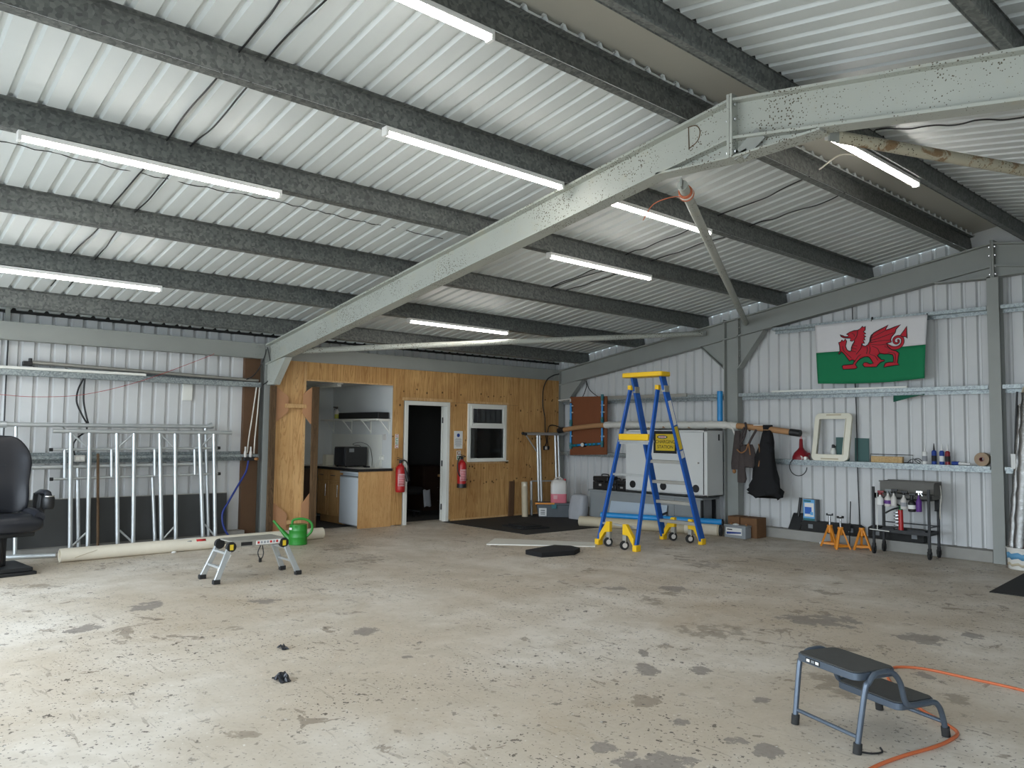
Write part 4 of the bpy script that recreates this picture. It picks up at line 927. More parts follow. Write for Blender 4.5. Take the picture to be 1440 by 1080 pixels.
# hardboard pinboard with blue pipework on the flag wall
b = MB(); b.hexa([(.345,-.03,1.13),(1.285,-.03,1.165),(1.285,-.012,1.165),(.345,-.012,1.13),(.345,-.03,2.255),(1.285,-.03,2.245),(1.285,-.012,2.245),(.345,-.012,2.255)]); tag(b.build('hardboard_sheet', M['hard']), 'brown hardboard panel fixed to the wall rails beside the corner', 'panel')
t = thing('pipe_test_rig', 'blue water pipes and fittings mounted round the brown hardboard panel', 'pipework', (.8,-.05,1.3))
for nm, p0, p1 in (('pipe',(.40,-.065,1.31),(.395,-.065,2.13)),('pipe',(1.20,-.065,1.36),(1.20,-.065,2.22)),('pipe',(.41,-.065,1.315),(1.19,-.065,1.365))):
    b = MB(); b.cyl(p0,p1,.02,12); b.build(nm, M['blue_pipe'], t)
for p in ((.40,1.31),(.398,1.75),(1.2,1.36),(1.2,1.80),(1.2,2.22)):
    b = MB(); b.ball((p[0],-.065,p[1]),.034); b.cyl((p[0],-.065,p[1]-.06),(p[0],-.065,p[1]+.06),.027,12); b.build('fitting', M['teal'], t)
for x in (.47,.55,.87,.97,1.07):
    z = 1.31+(x-.4)*.063; b = MB(); b.cyl((x-.03,-.065,z),(x+.03,-.065,z+.003),.028,12); b.build('fitting', M['teal'], t)
b = MB(); b.cyl((.74,-.10,1.335),(.74,-.03,1.335),.045,18); b.build('valve_body', M['iron'], t); b = MB(); b.cyl((.74,-.115,1.335),(.74,-.10,1.335),.036,18); b.build('dial', M['white_paint'], t)
for z in (1.95,2.08,1.50): 
    for x in (.397,1.2): b = MB(); b.box(x-.03,x+.03,-.07,-.028,z-.012,z+.012); b.build('pipe_clip', M['white_paint'], t)
b = MB(); b.cyl((.10,-.11,2.19),(.37,-.05,2.215),.012); b.cyl((.37,-.05,2.215),(.37,-.05,2.16),.013); b.build('outlet_pipe', M['clear'], t)
t = thing('blue_tube', 'short bright blue tube standing on the rail beside the flag wall post', 'tube', (3.72,-.02,1.78)); b = MB(); b.pipe((3.715,-.045,1.775),(3.715,-.045,2.26),.045,.036,18); b.build('tube_wall', M['blue_pipe'], t); b = MB(); b.box(3.69,3.74,-.01,.0,1.95,2.05); b.build('wall_clip', M['white_paint'], t)
b = MB(); b.box(1.32,3.05,-.03,.0,2.19,2.245); tag(b.build('pale_batten', M['alu_dull']), 'pale batten lying along the rail right above the white cabinet', 'batten')
cable('power_cable', 'two thin black leads dropping behind the hardboard panel from the corner knee', [(.60,.15,2.56),(.62,.13,2.46),(.60,.1,2.34),(.58,.06,2.24)], .008)
cable('power_cable', 'thin black lead slanting down to the hardboard panel top', [(.60,.15,2.56),(.68,.13,2.42),(.82,.1,2.32),(1.0,.06,2.24)], .008)
# the sagging cardboard roll and its film
P = smooth_path([(.18,-.16,1.60),(.75,-.17,1.665),(1.42,-.18,1.708),(2.3,-.2,1.70),(3.2,-.2,1.70),(4.0,-.19,1.702),(4.6,-.18,1.65),(5.14,-.17,1.588)],6)
t = thing('cardboard_roll', 'long brown cardboard tube lying across the white cabinet top, wrapped in film', 'roll', (2.6,-.18,1.6))
b = MB(); b.tube(P,.046,14); b.build('tube', M['card'], t, sharp=60)
for q0, q1 in ((P[0],P[2]),(P[-1],P[-3])):
    d = (q1-q0).normalized(); b = MB(); b.cyl(q0-d*.02,q0+d*.14,.052,16); b.build('end_cap', M['black'], t)
rs = []; Q = smooth_path([(1.38,-.18,1.707),(1.9,-.2,1.712),(2.4,-.2,1.708),(2.9,-.2,1.708),(3.4,-.2,1.71),(3.85,-.2,1.712),(4.12,-.19,1.69)],6)
for i in range(len(Q)): rs.append(.058+.006*math.sin(i*1.9)+.004*math.sin(i*3.1))
b = MB(); b.tube(Q,.06,16,rs=rs); b.build('plastic_film', M['film'], t, sharp=60)
b = MB(); b.grid([[(4.05+.06*u+.10*u*u-.05*v, -.255-.01*v+.02*u, 1.70-.30*u*u-.03*u+.05*v) for v in (0,.5,1)] for u in (0,.2,.4,.6,.8,1)]); b.build('hanging_film', M['film'], t, solid=.003)
b = MB(); b.box(4.42,4.60,-.22,-.14,1.700,1.712); b.build('paper_label', M['paper'], t)
# white charging cabinet
t = thing('charging_cabinet', 'white steel cabinet with a yellow sign, mounted over the grey bench', 'cabinet', (2.92,-.22,.565))
b = MB(); x0, x1, y0, y1, z0, z1 = 2.09,3.742,-.45,-.004,.567,1.642
b.box(x0,x0+.025,y0,y1,z0,z1); b.box(x1-.025,x1,y0,y1,z0,z1); b.box(x0,x1,y0,y1,z0,z0+.025); b.box(x0,x1,y0,y1,z1-.025,z1); b.box(x0,x1,y1-.012,y1,z0,z1)
b.box(x0+.025,x0+.06,y0,y0+.02,z0,z1); b.box(x1-.06,x1-.025,y0,y0+.02,z0,z1); b.box(x0,x1,y0,y0+.02,z0,z0+.035); b.box(x0,x1,y0,y0+.02,z1-.05,z1); b.build('shell', M['cab_white'], t, bevel=.004)
b = MB(); b.box(2.155,3.672,-.462,-.44,.605,1.588); dr = b.build('door', M['cab_white'], t, bevel=.006)
b = MB(); b.box(3.672,3.684,-.452,-.44,.605,1.588); b.build('hinge_gap', M['ink_black'], t)
for x in (2.256,2.90,3.54):
    b = MB(); b.cyl((x,-.472,.692),(x,-.460,.692),.062,22); vt = b.build('round_vent', M['black'], dr)
b = MB(); b.box(2.70,3.17,-.467,-.461,1.235,1.605); sg = b.build('sign_frame', M['ink_black'], dr)
b = MB(); b.box(2.748,3.132,-.4705,-.466,1.28,1.555); b.build('sign_face', M['sign_yellow'], dr)
def TM(x, y, z): return Matrix.Translation((x,y,z)) @ Matrix.Rotation(PI/2,4,'X')
text_obj('sign_lettering','CHARGING',.078,M['ink_black'],TM(2.945,-.4712,1.425),dr); text_obj('sign_lettering','STATION',.078,M['ink_black'],TM(2.945,-.4712,1.34),dr)
def oval(rx, rz_, y, th, nm, m):
    b = MB(); b.prism([(2.885+rx*math.cos(2*PI*k/28), y, 1.505+rz_*math.sin(2*PI*k/28)) for k in range(28)],(0,th,0)); b.build(nm, m, dr)
oval(.105,.030,-.4722,.002,'sign_oval',M['ink_black']); oval(.085,.019,-.4732,.001,'sign_oval_band',M['paper'])
b = MB(); b.box(2.83,2.94,-.4742,-.473,1.498,1.512); b.build('sign_oval_word', M['ink_red'], dr)
b = MB(); b.cyl((3.60,-.462,1.10),(3.60,-.485,1.10),.014); b.build('lock', M['chrome'], dr)
b = MB(); b.box(3.742,3.75,-.14,-.11,1.46,1.56); b.build('handle_clip', M['ink_black'], t)
# bench below
t = thing('grey_bench', 'long grey painted bench under the white cabinet', 'bench', (2.5,-.2,0))
b = MB(); b.box(1.22,3.66,-.46,.0,.515,.545); b.build('bench_top', M['bench_grey'], t, bevel=.004)
b = MB(); b.box(1.24,3.10,-.44,-.42,.06,.515); b.build('front_panel', M['bench_grey'], t)
b = MB(); b.box(3.10,3.60,-.43,-.41,.06,.515); b.build('end_front_panel', M['bench_grey'], t)
for x in (1.26,2.4,3.6):
    for y in (-.40,-.06): b = MB(); b.box(x-.025,x+.025,y-.02,y+.02,0,.515); b.build('leg', M['iron'], t)
b = MB(); b.hexa([(1.76,-.56,.02),(2.98,-.56,.02),(2.98,-.545,.02),(1.76,-.545,.02),(1.78,-.475,.375),(2.99,-.475,.385),(2.99,-.462,.385),(1.78,-.462,.375)]); tag(b.build('pale_board', M['pale_blue']), 'pale blue-white board leaning on the grey bench front behind the ladder', 'board')
b = MB(); b.loft([ell((1.10,-.60),.17,.10,.0,18,4), ell((1.10,-.59),.18,.11,.15,18,4), ell((1.11,-.58),.17,.10,.33,18,4), ell((1.12,-.57),.15,.09,.42,18,4), ell((1.12,-.57),.10,.06,.45,18,4)]); tag(b.build('grey_sack', M['grey_cloth'], sharp=50), 'grey-white cloth sack on the floor between storage box and bench', 'sack')
def case(label, x0, x1, y0, y1, z0, z1):
    t = thing('tool_case', label, 'tool case', ((x0+x1)/2,(y0+y1)/2,z0), 0, 'black tool cases on the grey bench'); h = z1-z0
    b = MB(); b.box(x0,x1,y0,y1,z0,z0+h*.55); b.build('case_body', M['black'], t, bevel=.012); b = MB(); b.box(x0,x1,y0,y1,z0+h*.57,z0+h*.92); b.build('lid', M['black'], t, bevel=.015)
    xm = (x0+x1)/2; b = MB(); b.tube(smooth_path([(xm-.08,(y0+y1)/2,z0+h*.9),(xm-.07,(y0+y1)/2,z1+.01),(xm+.07,(y0+y1)/2,z1+.01),(xm+.08,(y0+y1)/2,z0+h*.9)],4),.011,8); b.build('handle', M['black'], t)
    for x in (xm-.1,xm+.1): b = MB(); b.box(x-.02,x+.02,y0-.012,y0,z0+h*.45,z0+h*.68); b.build('latch', M['black'], t, bevel=.003)
    b = MB(); b.box(xm-.03,xm+.03,y0-.004,y0,z0+h*.25,z0+h*.40); b.build('badge', M['alu'], t)
case('black tool case on the grey bench nearest the sack, the tallest', 1.02+.22,1.40+.22-.02,-.36,-.08,.547,.80)
case('low black tool case on the grey bench beside the tall black case', 1.62,1.80,-.38,-.10,.547,.74)
case('low black tool case on the grey bench against the white cabinet side', 1.815,2.06,-.38,-.10,.547,.735)
# rolls on the floor below
t = thing('floor_roll', 'long beige vinyl roll on the floor along the grey bench', 'roll', (2.9,-1.0,0))
d = (Vector((4.0,-.50,.085))-Vector((1.83,-1.32,.085))).normalized()
b = MB(); b.pipe((1.83,-1.32,.085),(4.0,-.50,.085),.085,.07,22); b.build('roll_body', M['beige_roll'], t, sharp=50)
b = MB(); b.cyl(Vector((4.0,-.50,.085))-d*.002, Vector((4.0,-.50,.085))+d*.025,.087,22); b.build('end_cap', M['black'], t)
b = MB(); b.cyl(Vector((1.83,-1.32,.085))+d*.01, Vector((1.83,-1.32,.085))+d*.02,.071,22); b.build('end_plug', M['cream_tube'], t)
b = MB(); b.tube([Vector((3.5,-.69,.085))+Vector((0,0,.0)), Vector((3.97,-.512,.085))],.0865,22); b.build('loose_wrap', M['cream_tube'], t)
t = thing('blue_pipe', 'bright blue plastic pipe lying on the beige floor roll', 'pipe', (3.1,-.62,.17)); b = MB(); b.pipe((2.12,-1.115,.196),(3.98,-.40,.196),.05,.043,18); b.build('pipe_wall', M['blue_pipe'], t, sharp=50); b = MB(); b.cyl((3.975,-.402,.196),(3.99,-.396,.196),.051); b.build('end_cap', M['black'], t)
# battery and cartons
t = thing('car_battery', 'grey car battery with white label on the floor beside the post', 'battery', (4.27,-.42,0), .0)
b = MB(); b.box(4.10,4.46,-.53,-.37,0,.165); b.build('case', M['batt'], t, bevel=.006); b = MB(); b.box(4.095,4.465,-.535,-.365,.165,.19); ld = b.build('lid', M['batt'], t, bevel=.006)
for x in (4.15,4.41): b = MB(); b.cyl((x,-.42,.19),(x,-.42,.21),.014); b.build('terminal', M['strap'], ld)
b = MB(); b.box(4.13,4.40,-.5345,-.53,.045,.15); lb = b.build('label', M['paper'], t)
b = MB(); b.prism([(4.14,-.5352,.05),(4.39,-.5352,.075),(4.39,-.5352,.095),(4.14,-.5352,.085)],(0,.001,0)); b.build('dark_swoosh', M['ink_blue'], lb)
b = MB(); b.box(4.15,4.24,-.5352,-.534,.115,.13); b.build('word_mark', M['ink_black'], lb)
b = MB(); b.lathe([(.05,.0),(.045,.01),(.02,.02)],(4.25,-.45,.19),10); tag(b.build('paper_ball', M['paper']), 'scrap of white paper on top of the grey car battery', 'paper')
def carton(label, x0, x1, y0, y1, h):
    t = thing('carton', label, 'carton', ((x0+x1)/2,(y0+y1)/2,0), 0, 'brown cartons by the post'); b = MB(); b.box(x0,x1,y0,y1,0,h-.004); b.build('box_body', M['card_dark'], t, bevel=.004)
    for a, c in ((x0,(x0+x1)/2-.002),((x0+x1)/2+.002,x1)): b = MB(); b.box(a,c,y0,y1,h-.003,h+.002); b.build('top_flap', M['card_dark'], t)
carton('brown carton behind the car battery, against the post',4.04,4.24,-.34,-.10,.30); carton('brown carton behind the car battery, the wider one away from the post',4.25,4.53,-.33,-.06,.295)

# ------------------------------------------------------------------ clothes on the roll
def garment(name, label, x, ylev, m, seed, width0):
    """hanging cloth: rings (z, half width, half depth, shift)"""
    rnd = random.Random(seed); rings = []
    for z, hw, hd, sx in ylev:
        ring = []; ph = rnd.random()*6
        for k in range(26):
            a = 2*PI*k/26; f = 1+.10*math.sin(5*a+ph)+.07*math.sin(9*a+2*ph)
            ring.append((x+sx+hw*f*math.cos(a), -.24+hd*f*math.sin(a), z+(.012+.03*max(0,(.8-z)/.2))*math.sin(3*a+ph)+(.018*math.sin(7*a) if z < .72 else 0)))
        rings.append(ring)
    b = MB(); b.loft(rings); return b
t = thing('black_coat', 'long black coat hanging from the cardboard roll, flared at the hem', 'coat', (4.62,-.24,.6))
b = garment('', '', 4.60, [(1.62,.06,.05,.07),(1.56,.075,.075,.07),(1.45,.10,.07,.06),(1.34,.12,.075,.04),(1.2,.15,.08,.02),(1.05,.175,.085,.02),(.9,.205,.09,.02),(.78,.245,.10,.02),(.70,.28,.11,.02),(.655,.275,.11,.03),(.64,.22,.08,.03)], 'black_cloth', 5, 0); b.build('coat_body', M['black_cloth'], t, sharp=70)
b = MB(); b.tube(smooth_path([(4.55,-.295,1.42),(4.57,-.30,1.32),(4.58,-.31,1.2),(4.565,-.325,1.08)],5),.008,6); b.build('strap', M['strap'], t)
b = MB(); b.tube(smooth_path([(4.69,-.30,1.44),(4.76,-.29,1.38),(4.75,-.28,1.3)],5),.02,8); b.build('sleeve_tab', M['black_cloth'], t)
b = MB(); b.loft([[(4.63+.075*math.cos(a)+s*.01, -.17+.07*math.sin(a), 1.64+s) for a in [2*PI*k/14 for k in range(14)]] for s in (0,.05,.07)]); b.build('collar', M['black_cloth'], t)
t = thing('work_overalls', 'dark brown work overalls with straps looped over the cardboard roll', 'overalls', (4.27,-.26,.85))
b = garment('', '', 4.33, [(1.40,.09,.04,.0),(1.32,.12,.05,.0),(1.2,.135,.055,.0),(1.12,.13,.05,.01),(1.06,.10,.04,.02)], 'denim', 9, 0); b.build('bib', M['denim'], t, sharp=70)
for xs, pts in ((0, [(4.18,1.62),(4.17,1.5),(4.155,1.3),(4.14,1.12),(4.13,1.02)]),(1,[(4.26,1.3),(4.25,1.15),(4.24,1.0),(4.25,.88),(4.24,.82)])):
    b = MB(); b.loft([[(x+(.045+.012*i)*math.cos(a)*(1 if i < 4 else .7), -.27+.035*math.sin(a), z) for a in [2*PI*k/14 for k in range(14)]] for i, (x, z) in enumerate(pts)]); b.build('leg', M['denim'], t, sharp=70)
for pts in ([(4.26,-.30,1.38),(4.25,-.27,1.55),(4.27,-.20,1.69),(4.30,-.12,1.62)],[(4.37,-.30,1.38),(4.42,-.28,1.5),(4.46,-.22,1.62),(4.44,-.14,1.70)],[(4.23,-.31,1.40),(4.30,-.30,1.5),(4.33,-.28,1.64),(4.27,-.2,1.74)]):
    b = MB(); b.tube(smooth_path(pts,5),.018,8); b.build('shoulder_strap', M['denim'], t)
b = MB(); b.tube(smooth_path([(4.20,-.33,1.33),(4.28,-.335,1.28),(4.36,-.33,1.33),(4.40,-.335,1.42),(4.43,-.33,1.25)],5),.009,6); b.build('belt', M['strap'], t)
b = MB(); b.ball((4.12,-.28,.99),.03,.025,.035); b.build('glove_tip', M['strap'], t)

# ------------------------------------------------------------------ things on the shelf rail (top at z 1.195)
SZ = 1.1955
t = thing('funnel', 'dark red plastic funnel standing spout up on the shelf rail', 'funnel', (5.03,.09,SZ)); b = MB(); b.lathe([(.125,0),(.13,.01),(.125,.04),(.10,.10),(.05,.15),(.03,.18),(.024,.30),(.018,.31)],(5.03,.09,SZ),22); b.build('cone', M['dark_red'], t, sharp=40); b = MB(); b.tube(smooth_path([(5.14,.06,SZ+.05),(5.18,.04,SZ+.10),(5.2,.03,SZ+.07)],4),.008,6); b.build('hang_tab', M['dark_red'], t); b = MB(); b.lathe([(.018,.305),(.014,.36)],(5.03,.09,SZ),12); b.build('spout_tip', M['ink_pink'], t)
t = thing('pressure_gauge', 'pale gauge fittings on the shelf rail beside the funnel', 'gauge', (5.12,.03,SZ)); b = MB(); b.cyl((5.08,-.02,SZ+.03),(5.08,.02,SZ+.03),.03,18); b.build('gauge_body', M['clear'], t); b = MB(); b.cyl((5.15,-.025,SZ+.025),(5.15,.02,SZ+.025),.025,18); b.build('white_knob', M['white_paint'], t); b = MB(); b.box(5.0,5.2,.0,.05,SZ,SZ+.012); b.build('tray', M['alu_dull'], t)
P = [(5.02+.125*math.cos(a), -.012, 1.09+.125*math.sin(a)) for a in [math.radians(40+280*k/20+0) for k in range(21)]]
P = [(5.02+.13*math.cos(a), -.014+.002*k, 1.085+.13*math.sin(a)) for k, a in enumerate([math.radians(75+285*q/22) for q in range(23)])]
b = MB(); b.tube(P,.007,8); tag(b.build('rubber_hose', M['cable']), 'loop of thin black hose hanging off the shelf rail below the funnel', 'hose')
t = thing('plastic_surround', 'ivory plastic window frame leaning on the shelf rail', 'plastic frame', (5.53,.05,SZ))
def tilt(x, z, y=0.0):   # leaning back against the wall
    return (x+.055*(z-1.15)*0+.03*(z-1.15), y-.01+.17*(z-1.15), z)
def rrp(x0,x1,z0,z1,r,n=5):
    out = []
    for cx, cz, a0 in ((x1-r,z1-r,0),(x0+r,z1-r,90),(x0+r,z0+r,180),(x1-r,z0+r,270)):
        for k in range(n+1): a = math.radians(a0+90*k/n); out.append((cx+r*math.cos(a), cz+r*math.sin(a)))
    return out
o1 = rrp(5.25,5.80,1.196,1.885,.07); i1 = rrp(5.318,5.722,1.28,1.81,.012); b = MB()
for dy0, dy1 in ((-.055,0.0),):
    rows = []
    for prof, dy in ((o1,0.0),(o1,-.045),(i1,-.052),(i1,0.0)): rows.append([tilt(x,z,dy) for x, z in prof])
    b.grid(rows+[rows[0]], True)
b.build('frame_body', M['ivory'], t, bevel=.004, sharp=40)
i2 = rrp(5.326,5.714,1.288,1.802,.012); rows = [[tilt(x,z,dy) for x, z in prof] for prof, dy in ((i1,-.054),(i1,-.062),(i2,-.062),(i2,-.0))]; b = MB(); b.grid(rows, True); b.build('inner_lip', M['ivory'], t, solid=.002)
for z0, z1, x0, x1 in ((1.215,1.235,5.40,5.66),(1.85,1.87,5.42,5.64)): b = MB(); b.hexa([tilt(x0,z0,-.050),tilt(x1,z0,-.050),tilt(x1,z0,-.045),tilt(x0,z0,-.045),tilt(x0,z1,-.050),tilt(x1,z1,-.050),tilt(x1,z1,-.045),tilt(x0,z1,-.045)]); b.build('grip_slot', M['beige_roll'], t)
t = thing('white_bottle', 'small white bottle with black cap seen through the ivory frame', 'bottle', (5.505,.165,SZ)); b = MB(); b.lathe([(.04,0),(.043,.01),(.043,.14),(.03,.175),(.02,.185)],(5.49,.165,SZ),18); b.build('body', M['white_paint'], t); b = MB(); b.lathe([(.022,.185),(.022,.225),(.012,.235)],(5.49,.165,SZ),14); b.bar((5.49,.16,SZ+.225),(5.53,.15,SZ+.20),.015,.012); b.build('cap', M['black'], t)
b = MB(); b.hexa([(5.52,.186,SZ),(5.715,.186,SZ),(5.715,.196,SZ),(5.52,.196,SZ),(5.52,.192,1.535),(5.715,.192,1.535),(5.715,.2,1.535),(5.52,.2,1.535)]); tag(b.build('green_board', M['green_board']), 'dark green board behind the ivory frame, seen through its opening', 'board')
b = MB(); b.hexa([(5.80,.176,SZ),(6.005,.17,SZ),(6.005,.18,SZ),(5.80,.186,SZ),(5.80,.19,1.53),(6.0,.185,1.525),(6.0,.195,1.525),(5.80,.2,1.53)]); tag(b.build('green_board', M['green_board']), 'dark green board leaning on the wall just beside the ivory frame', 'board')
b = MB(); b.tube([(6.03,.16,SZ+.006),(6.03,.165,SZ+.11),(6.60,.165,SZ+.11),(6.60,.16,SZ+.006)],.005,6); b.tube([(6.03,.16,SZ+.006),(6.60,.16,SZ+.006)],.005,6); tag(b.build('wire_rack', M['iron']), 'thin black wire rack on the shelf rail behind the wood block', 'rack')
t = thing('wood_block', 'pale wooden block lying on the shelf rail before the wire rack', 'block', (6.30,.09,SZ)); b = MB(); b.box(6.08,6.50,.06,.12,SZ,SZ+.085); b.build('block_body', M['wood_block'], t, bevel=.004)
for k in range(6): b = MB(); b.box(6.28+.035*k,6.30+.035*k,.07,.11,SZ+.0845,SZ+.0865); b.build('notch', M['ink_black'], t)
b = MB(); b.tube(smooth_path([(6.58,.02,SZ+.006),(6.62,.03,SZ+.05),(6.68,.02,SZ+.06),(6.74,.03,SZ+.03),(6.72,.05,SZ+.006),(6.66,.06,SZ+.05),(6.71,.06,SZ+.07),(6.78,.05,SZ+.02)],5),.005,6); tag(b.build('wire_coil', M['cable']), 'loose loops of thin black wire between the wood block and the cartridges', 'wire')
def cartridge(x, h, body, tip, label, lab2):
    t = thing('sealant_cartridge', label, 'cartridge', (x,.05,SZ), 0, 'sealant cartridges on the shelf rail')
    b = MB(); b.lathe([(.030,0),(.030,h*.60),(.026,h*.64),(.012,h*.68)],(x,.05,SZ),16); b.build('barrel', M[body], t); b = MB(); b.lathe([(.013,h*.68),(.012,h*.74),(.005,h)],(x,.05,SZ),10); b.build('nozzle', M[tip], t)
    b = MB(); b.pipe((x,.05,SZ+h*.15),(x,.05,SZ+h*.42),.0308,.0295,16); b.build('label_band', M[lab2], t)
cartridge(6.795,.255,'paper','paper','white sealant cartridge, first of four on the shelf rail from the coil of wire','ink_grey'); cartridge(6.91,.275,'ink_blue','black','dark blue cartridge with black nozzle on the shelf rail','ink_black')
cartridge(7.005,.27,'ink_blue','paper','dark blue cartridge with white nozzle on the shelf rail','paper'); cartridge(7.075,.265,'dark_red','paper','dark reddish-brown cartridge with white nozzle on the shelf rail','ink_black')
t = thing('marker_pen', 'white tube with dark cap lying on the shelf rail by the tape roll', 'tube', (7.24,.04,SZ)); b = MB(); b.cyl((7.20,.04,SZ+.022),(7.34,.05,SZ+.018),.02,14,.012); b.build('body', M['paper'], t); b = MB(); b.cyl((7.13,.04,SZ+.024),(7.21,.04,SZ+.024),.024,14); b.build('cap', M['ink_blue'], t)
t = thing('tape_roll', 'big roll of brown tape standing on the shelf rail by the ridge post', 'tape roll', (7.48,.06,SZ)); b = MB(); b.pipe((7.48,.02,SZ+.085),(7.48,.12,SZ+.085),.085,.028,28); b.build('tape', M['tape_brown'], t); b = MB(); b.pipe((7.48,.018,SZ+.085),(7.48,.122,SZ+.085),.029,.024,22); b.build('cardboard_core', M['dark_red'], t)
cable('wall_cable', 'thin dark cable running straight up the flag wall behind the flag', [(5.86,.17,.3),(5.84,.17,1.1),(5.83,.18,2.0),(5.81,.17,2.7),(5.80,.17,3.5)], .008)
b = MB(); b.grid([[(6.43+.05*i, -.012-.006*math.sin(i*1.3+j), 2.115-(.09-.0125*i)*j/3+.012*i*0) for j in range(4)] for i in range(9)]); tag(b.build('green_rag', M['green_cloth'], solid=.004), 'small dark green rag hanging from the rail under the flag', 'rag')
b = MB(); b.box(4.6,6.6,.005,.035,2.217,2.24); tag(b.build('white_batten', M['white_paint']), 'thin white batten lying on the rail under the red dragon flag', 'batten')

# the flag, sewn from white and green with the dragon
def fy(u, v):  # folds of the cloth; u,v in 0..1
    return -.035-.022*math.sin(u*7+v*2)*(v)-.03*v*(1-v)-.02*math.sin(u*15)*v*.4
def FP(px, py, off=0.0):
    """flag cloth coordinates: px 0..180, py 0..120 along the cloth"""
    u = (px-10)/(163-10); top = 3.180; bot = 2.315+.02*max(0,u-.7)*3
    v = py; z = top+(bot-top)*v
    x = 5.335+(6.895-5.335)*u+(.045*v*(1-u)-.045*v*u); return (x, fy(u,v)-off, z)
t = thing('flag', 'flag with a red dragon on white over green, pinned to the gable wall', 'flag', (6.1,0,2.3))
for nm, v0, v1, m in (('white_half',0,.475,'flag_white'),('green_half',.475,1,'flag_green')):
    b = MB(); b.grid([[FP(10+153*i/40, v0+(v1-v0)*j/8+(.02*math.sin(i/40*3) if j == 8 and v1 == 1 else 0)) for j in range(9)] for i in range(41)]); b.build(nm, M[m], t, solid=.002, sharp=80)
DRAGON =  [(5.8078,3.0052),(5.8596,3.0346),(5.921,3.052),(5.9699,3.0518),(6.0054,3.0671),(6.0393,3.1026),(6.0523,3.0821),(6.0791,3.0963),(6.0749,3.0423),(6.0514,3.0235),(6.084,2.9896),(6.0522,2.9756),(6.0849,2.9477),(6.0566,2.9392),(6.0725,2.8986),(6.0444,2.9026),(6.0635,2.855),(6.0296,2.8602),(6.0349,2.8296),(6.0745,2.8149),(6.1078,2.8349),(6.1349,2.8786),(6.1423,2.9279),(6.1592,2.9639),(6.2088,3.0011),(6.2742,3.0325),(6.3388,3.0595),(6.3911,3.0874),(6.3584,3.0371),(6.3636,3.0178),(6.4178,3.0316),(6.4812,3.0527),(6.5556,3.0757),(6.4922,3.0167),(6.4796,2.969),(6.4355,2.9198),(6.4191,2.8804),(6.4303,2.8469),(6.3707,2.8352),(6.374,2.794),(6.4284,2.7411),(6.4907,2.7204),(6.529,2.6853),(6.5162,2.6215),(6.5072,2.5574),(6.5299,2.5238),(6.4715,2.5231),(6.3928,2.5153),(6.3211,2.5046),(6.3296,2.5352),(6.338,2.5593),(6.3938,2.5723),(6.4488,2.569),(6.4538,2.6255),(6.4428,2.6669),(6.3879,2.6868),(6.3322,2.6849),(6.2684,2.7015),(6.2356,2.6708),(6.2673,2.6374),(6.291,2.6113),(6.3309,2.6088),(6.3306,2.5924),(6.2824,2.579),(6.2456,2.5482),(6.2209,2.5167),(6.1436,2.5193),(6.0532,2.5243),(6.0272,2.5591),(6.0459,2.5864),(6.0872,2.5865),(6.1361,2.5612),(6.1771,2.5687),(6.1533,2.6115),(6.1254,2.6548),(6.105,2.6644),(6.0555,2.666),(5.9969,2.6446),(5.9587,2.6134),(5.9244,2.5667),(5.9489,2.5233),(5.9192,2.5065),(5.8344,2.5068),(5.7486,2.5071),(5.7364,2.552),(5.7582,2.5678),(5.8354,2.5701),(5.8907,2.5729),(5.9126,2.6263),(5.8789,2.6352),(5.843,2.6205),(5.8112,2.6665),(5.7776,2.718),(5.7522,2.7453),(5.7308,2.7638),(5.6999,2.7232),(5.6896,2.7342),(5.7137,2.7753),(5.7103,2.844),(5.6963,2.8964),(5.7286,2.9024),(5.742,2.9287),(5.7702,2.9077),(5.7913,2.9418),(5.8122,2.9043),(5.8032,2.871),(5.7949,2.8376),(5.813,2.7853),(5.8467,2.7557),(5.8724,2.7641),(5.8774,2.8145),(5.8951,2.8554),(5.9184,2.8874),(5.9172,2.9171),(5.8915,2.8997),(5.8619,2.9088),(5.8684,2.9439),(5.8198,2.9505),(5.7726,2.957),(5.7297,2.9811),(5.7171,3.0061),(5.7602,2.9888),(5.7858,2.9746),(5.8261,2.9695),(5.8435,2.9885)]
DTAIL =  [(6.3504,2.8122),(6.4289,2.7695),(6.4915,2.7609),(6.5463,2.7811),(6.5781,2.8271),(6.5753,2.8838),(6.541,2.9126),(6.4942,2.9108),(6.4623,2.8809),(6.4655,2.84),(6.4965,2.8213),(6.524,2.8354),(6.5245,2.8621),(6.5075,2.8691)]
DTIP =  [(6.5411,2.919),(6.5965,2.9869),(6.6345,3.0439),(6.6344,2.9594),(6.639,2.8801),(6.6165,2.9062),(6.5872,2.903)]
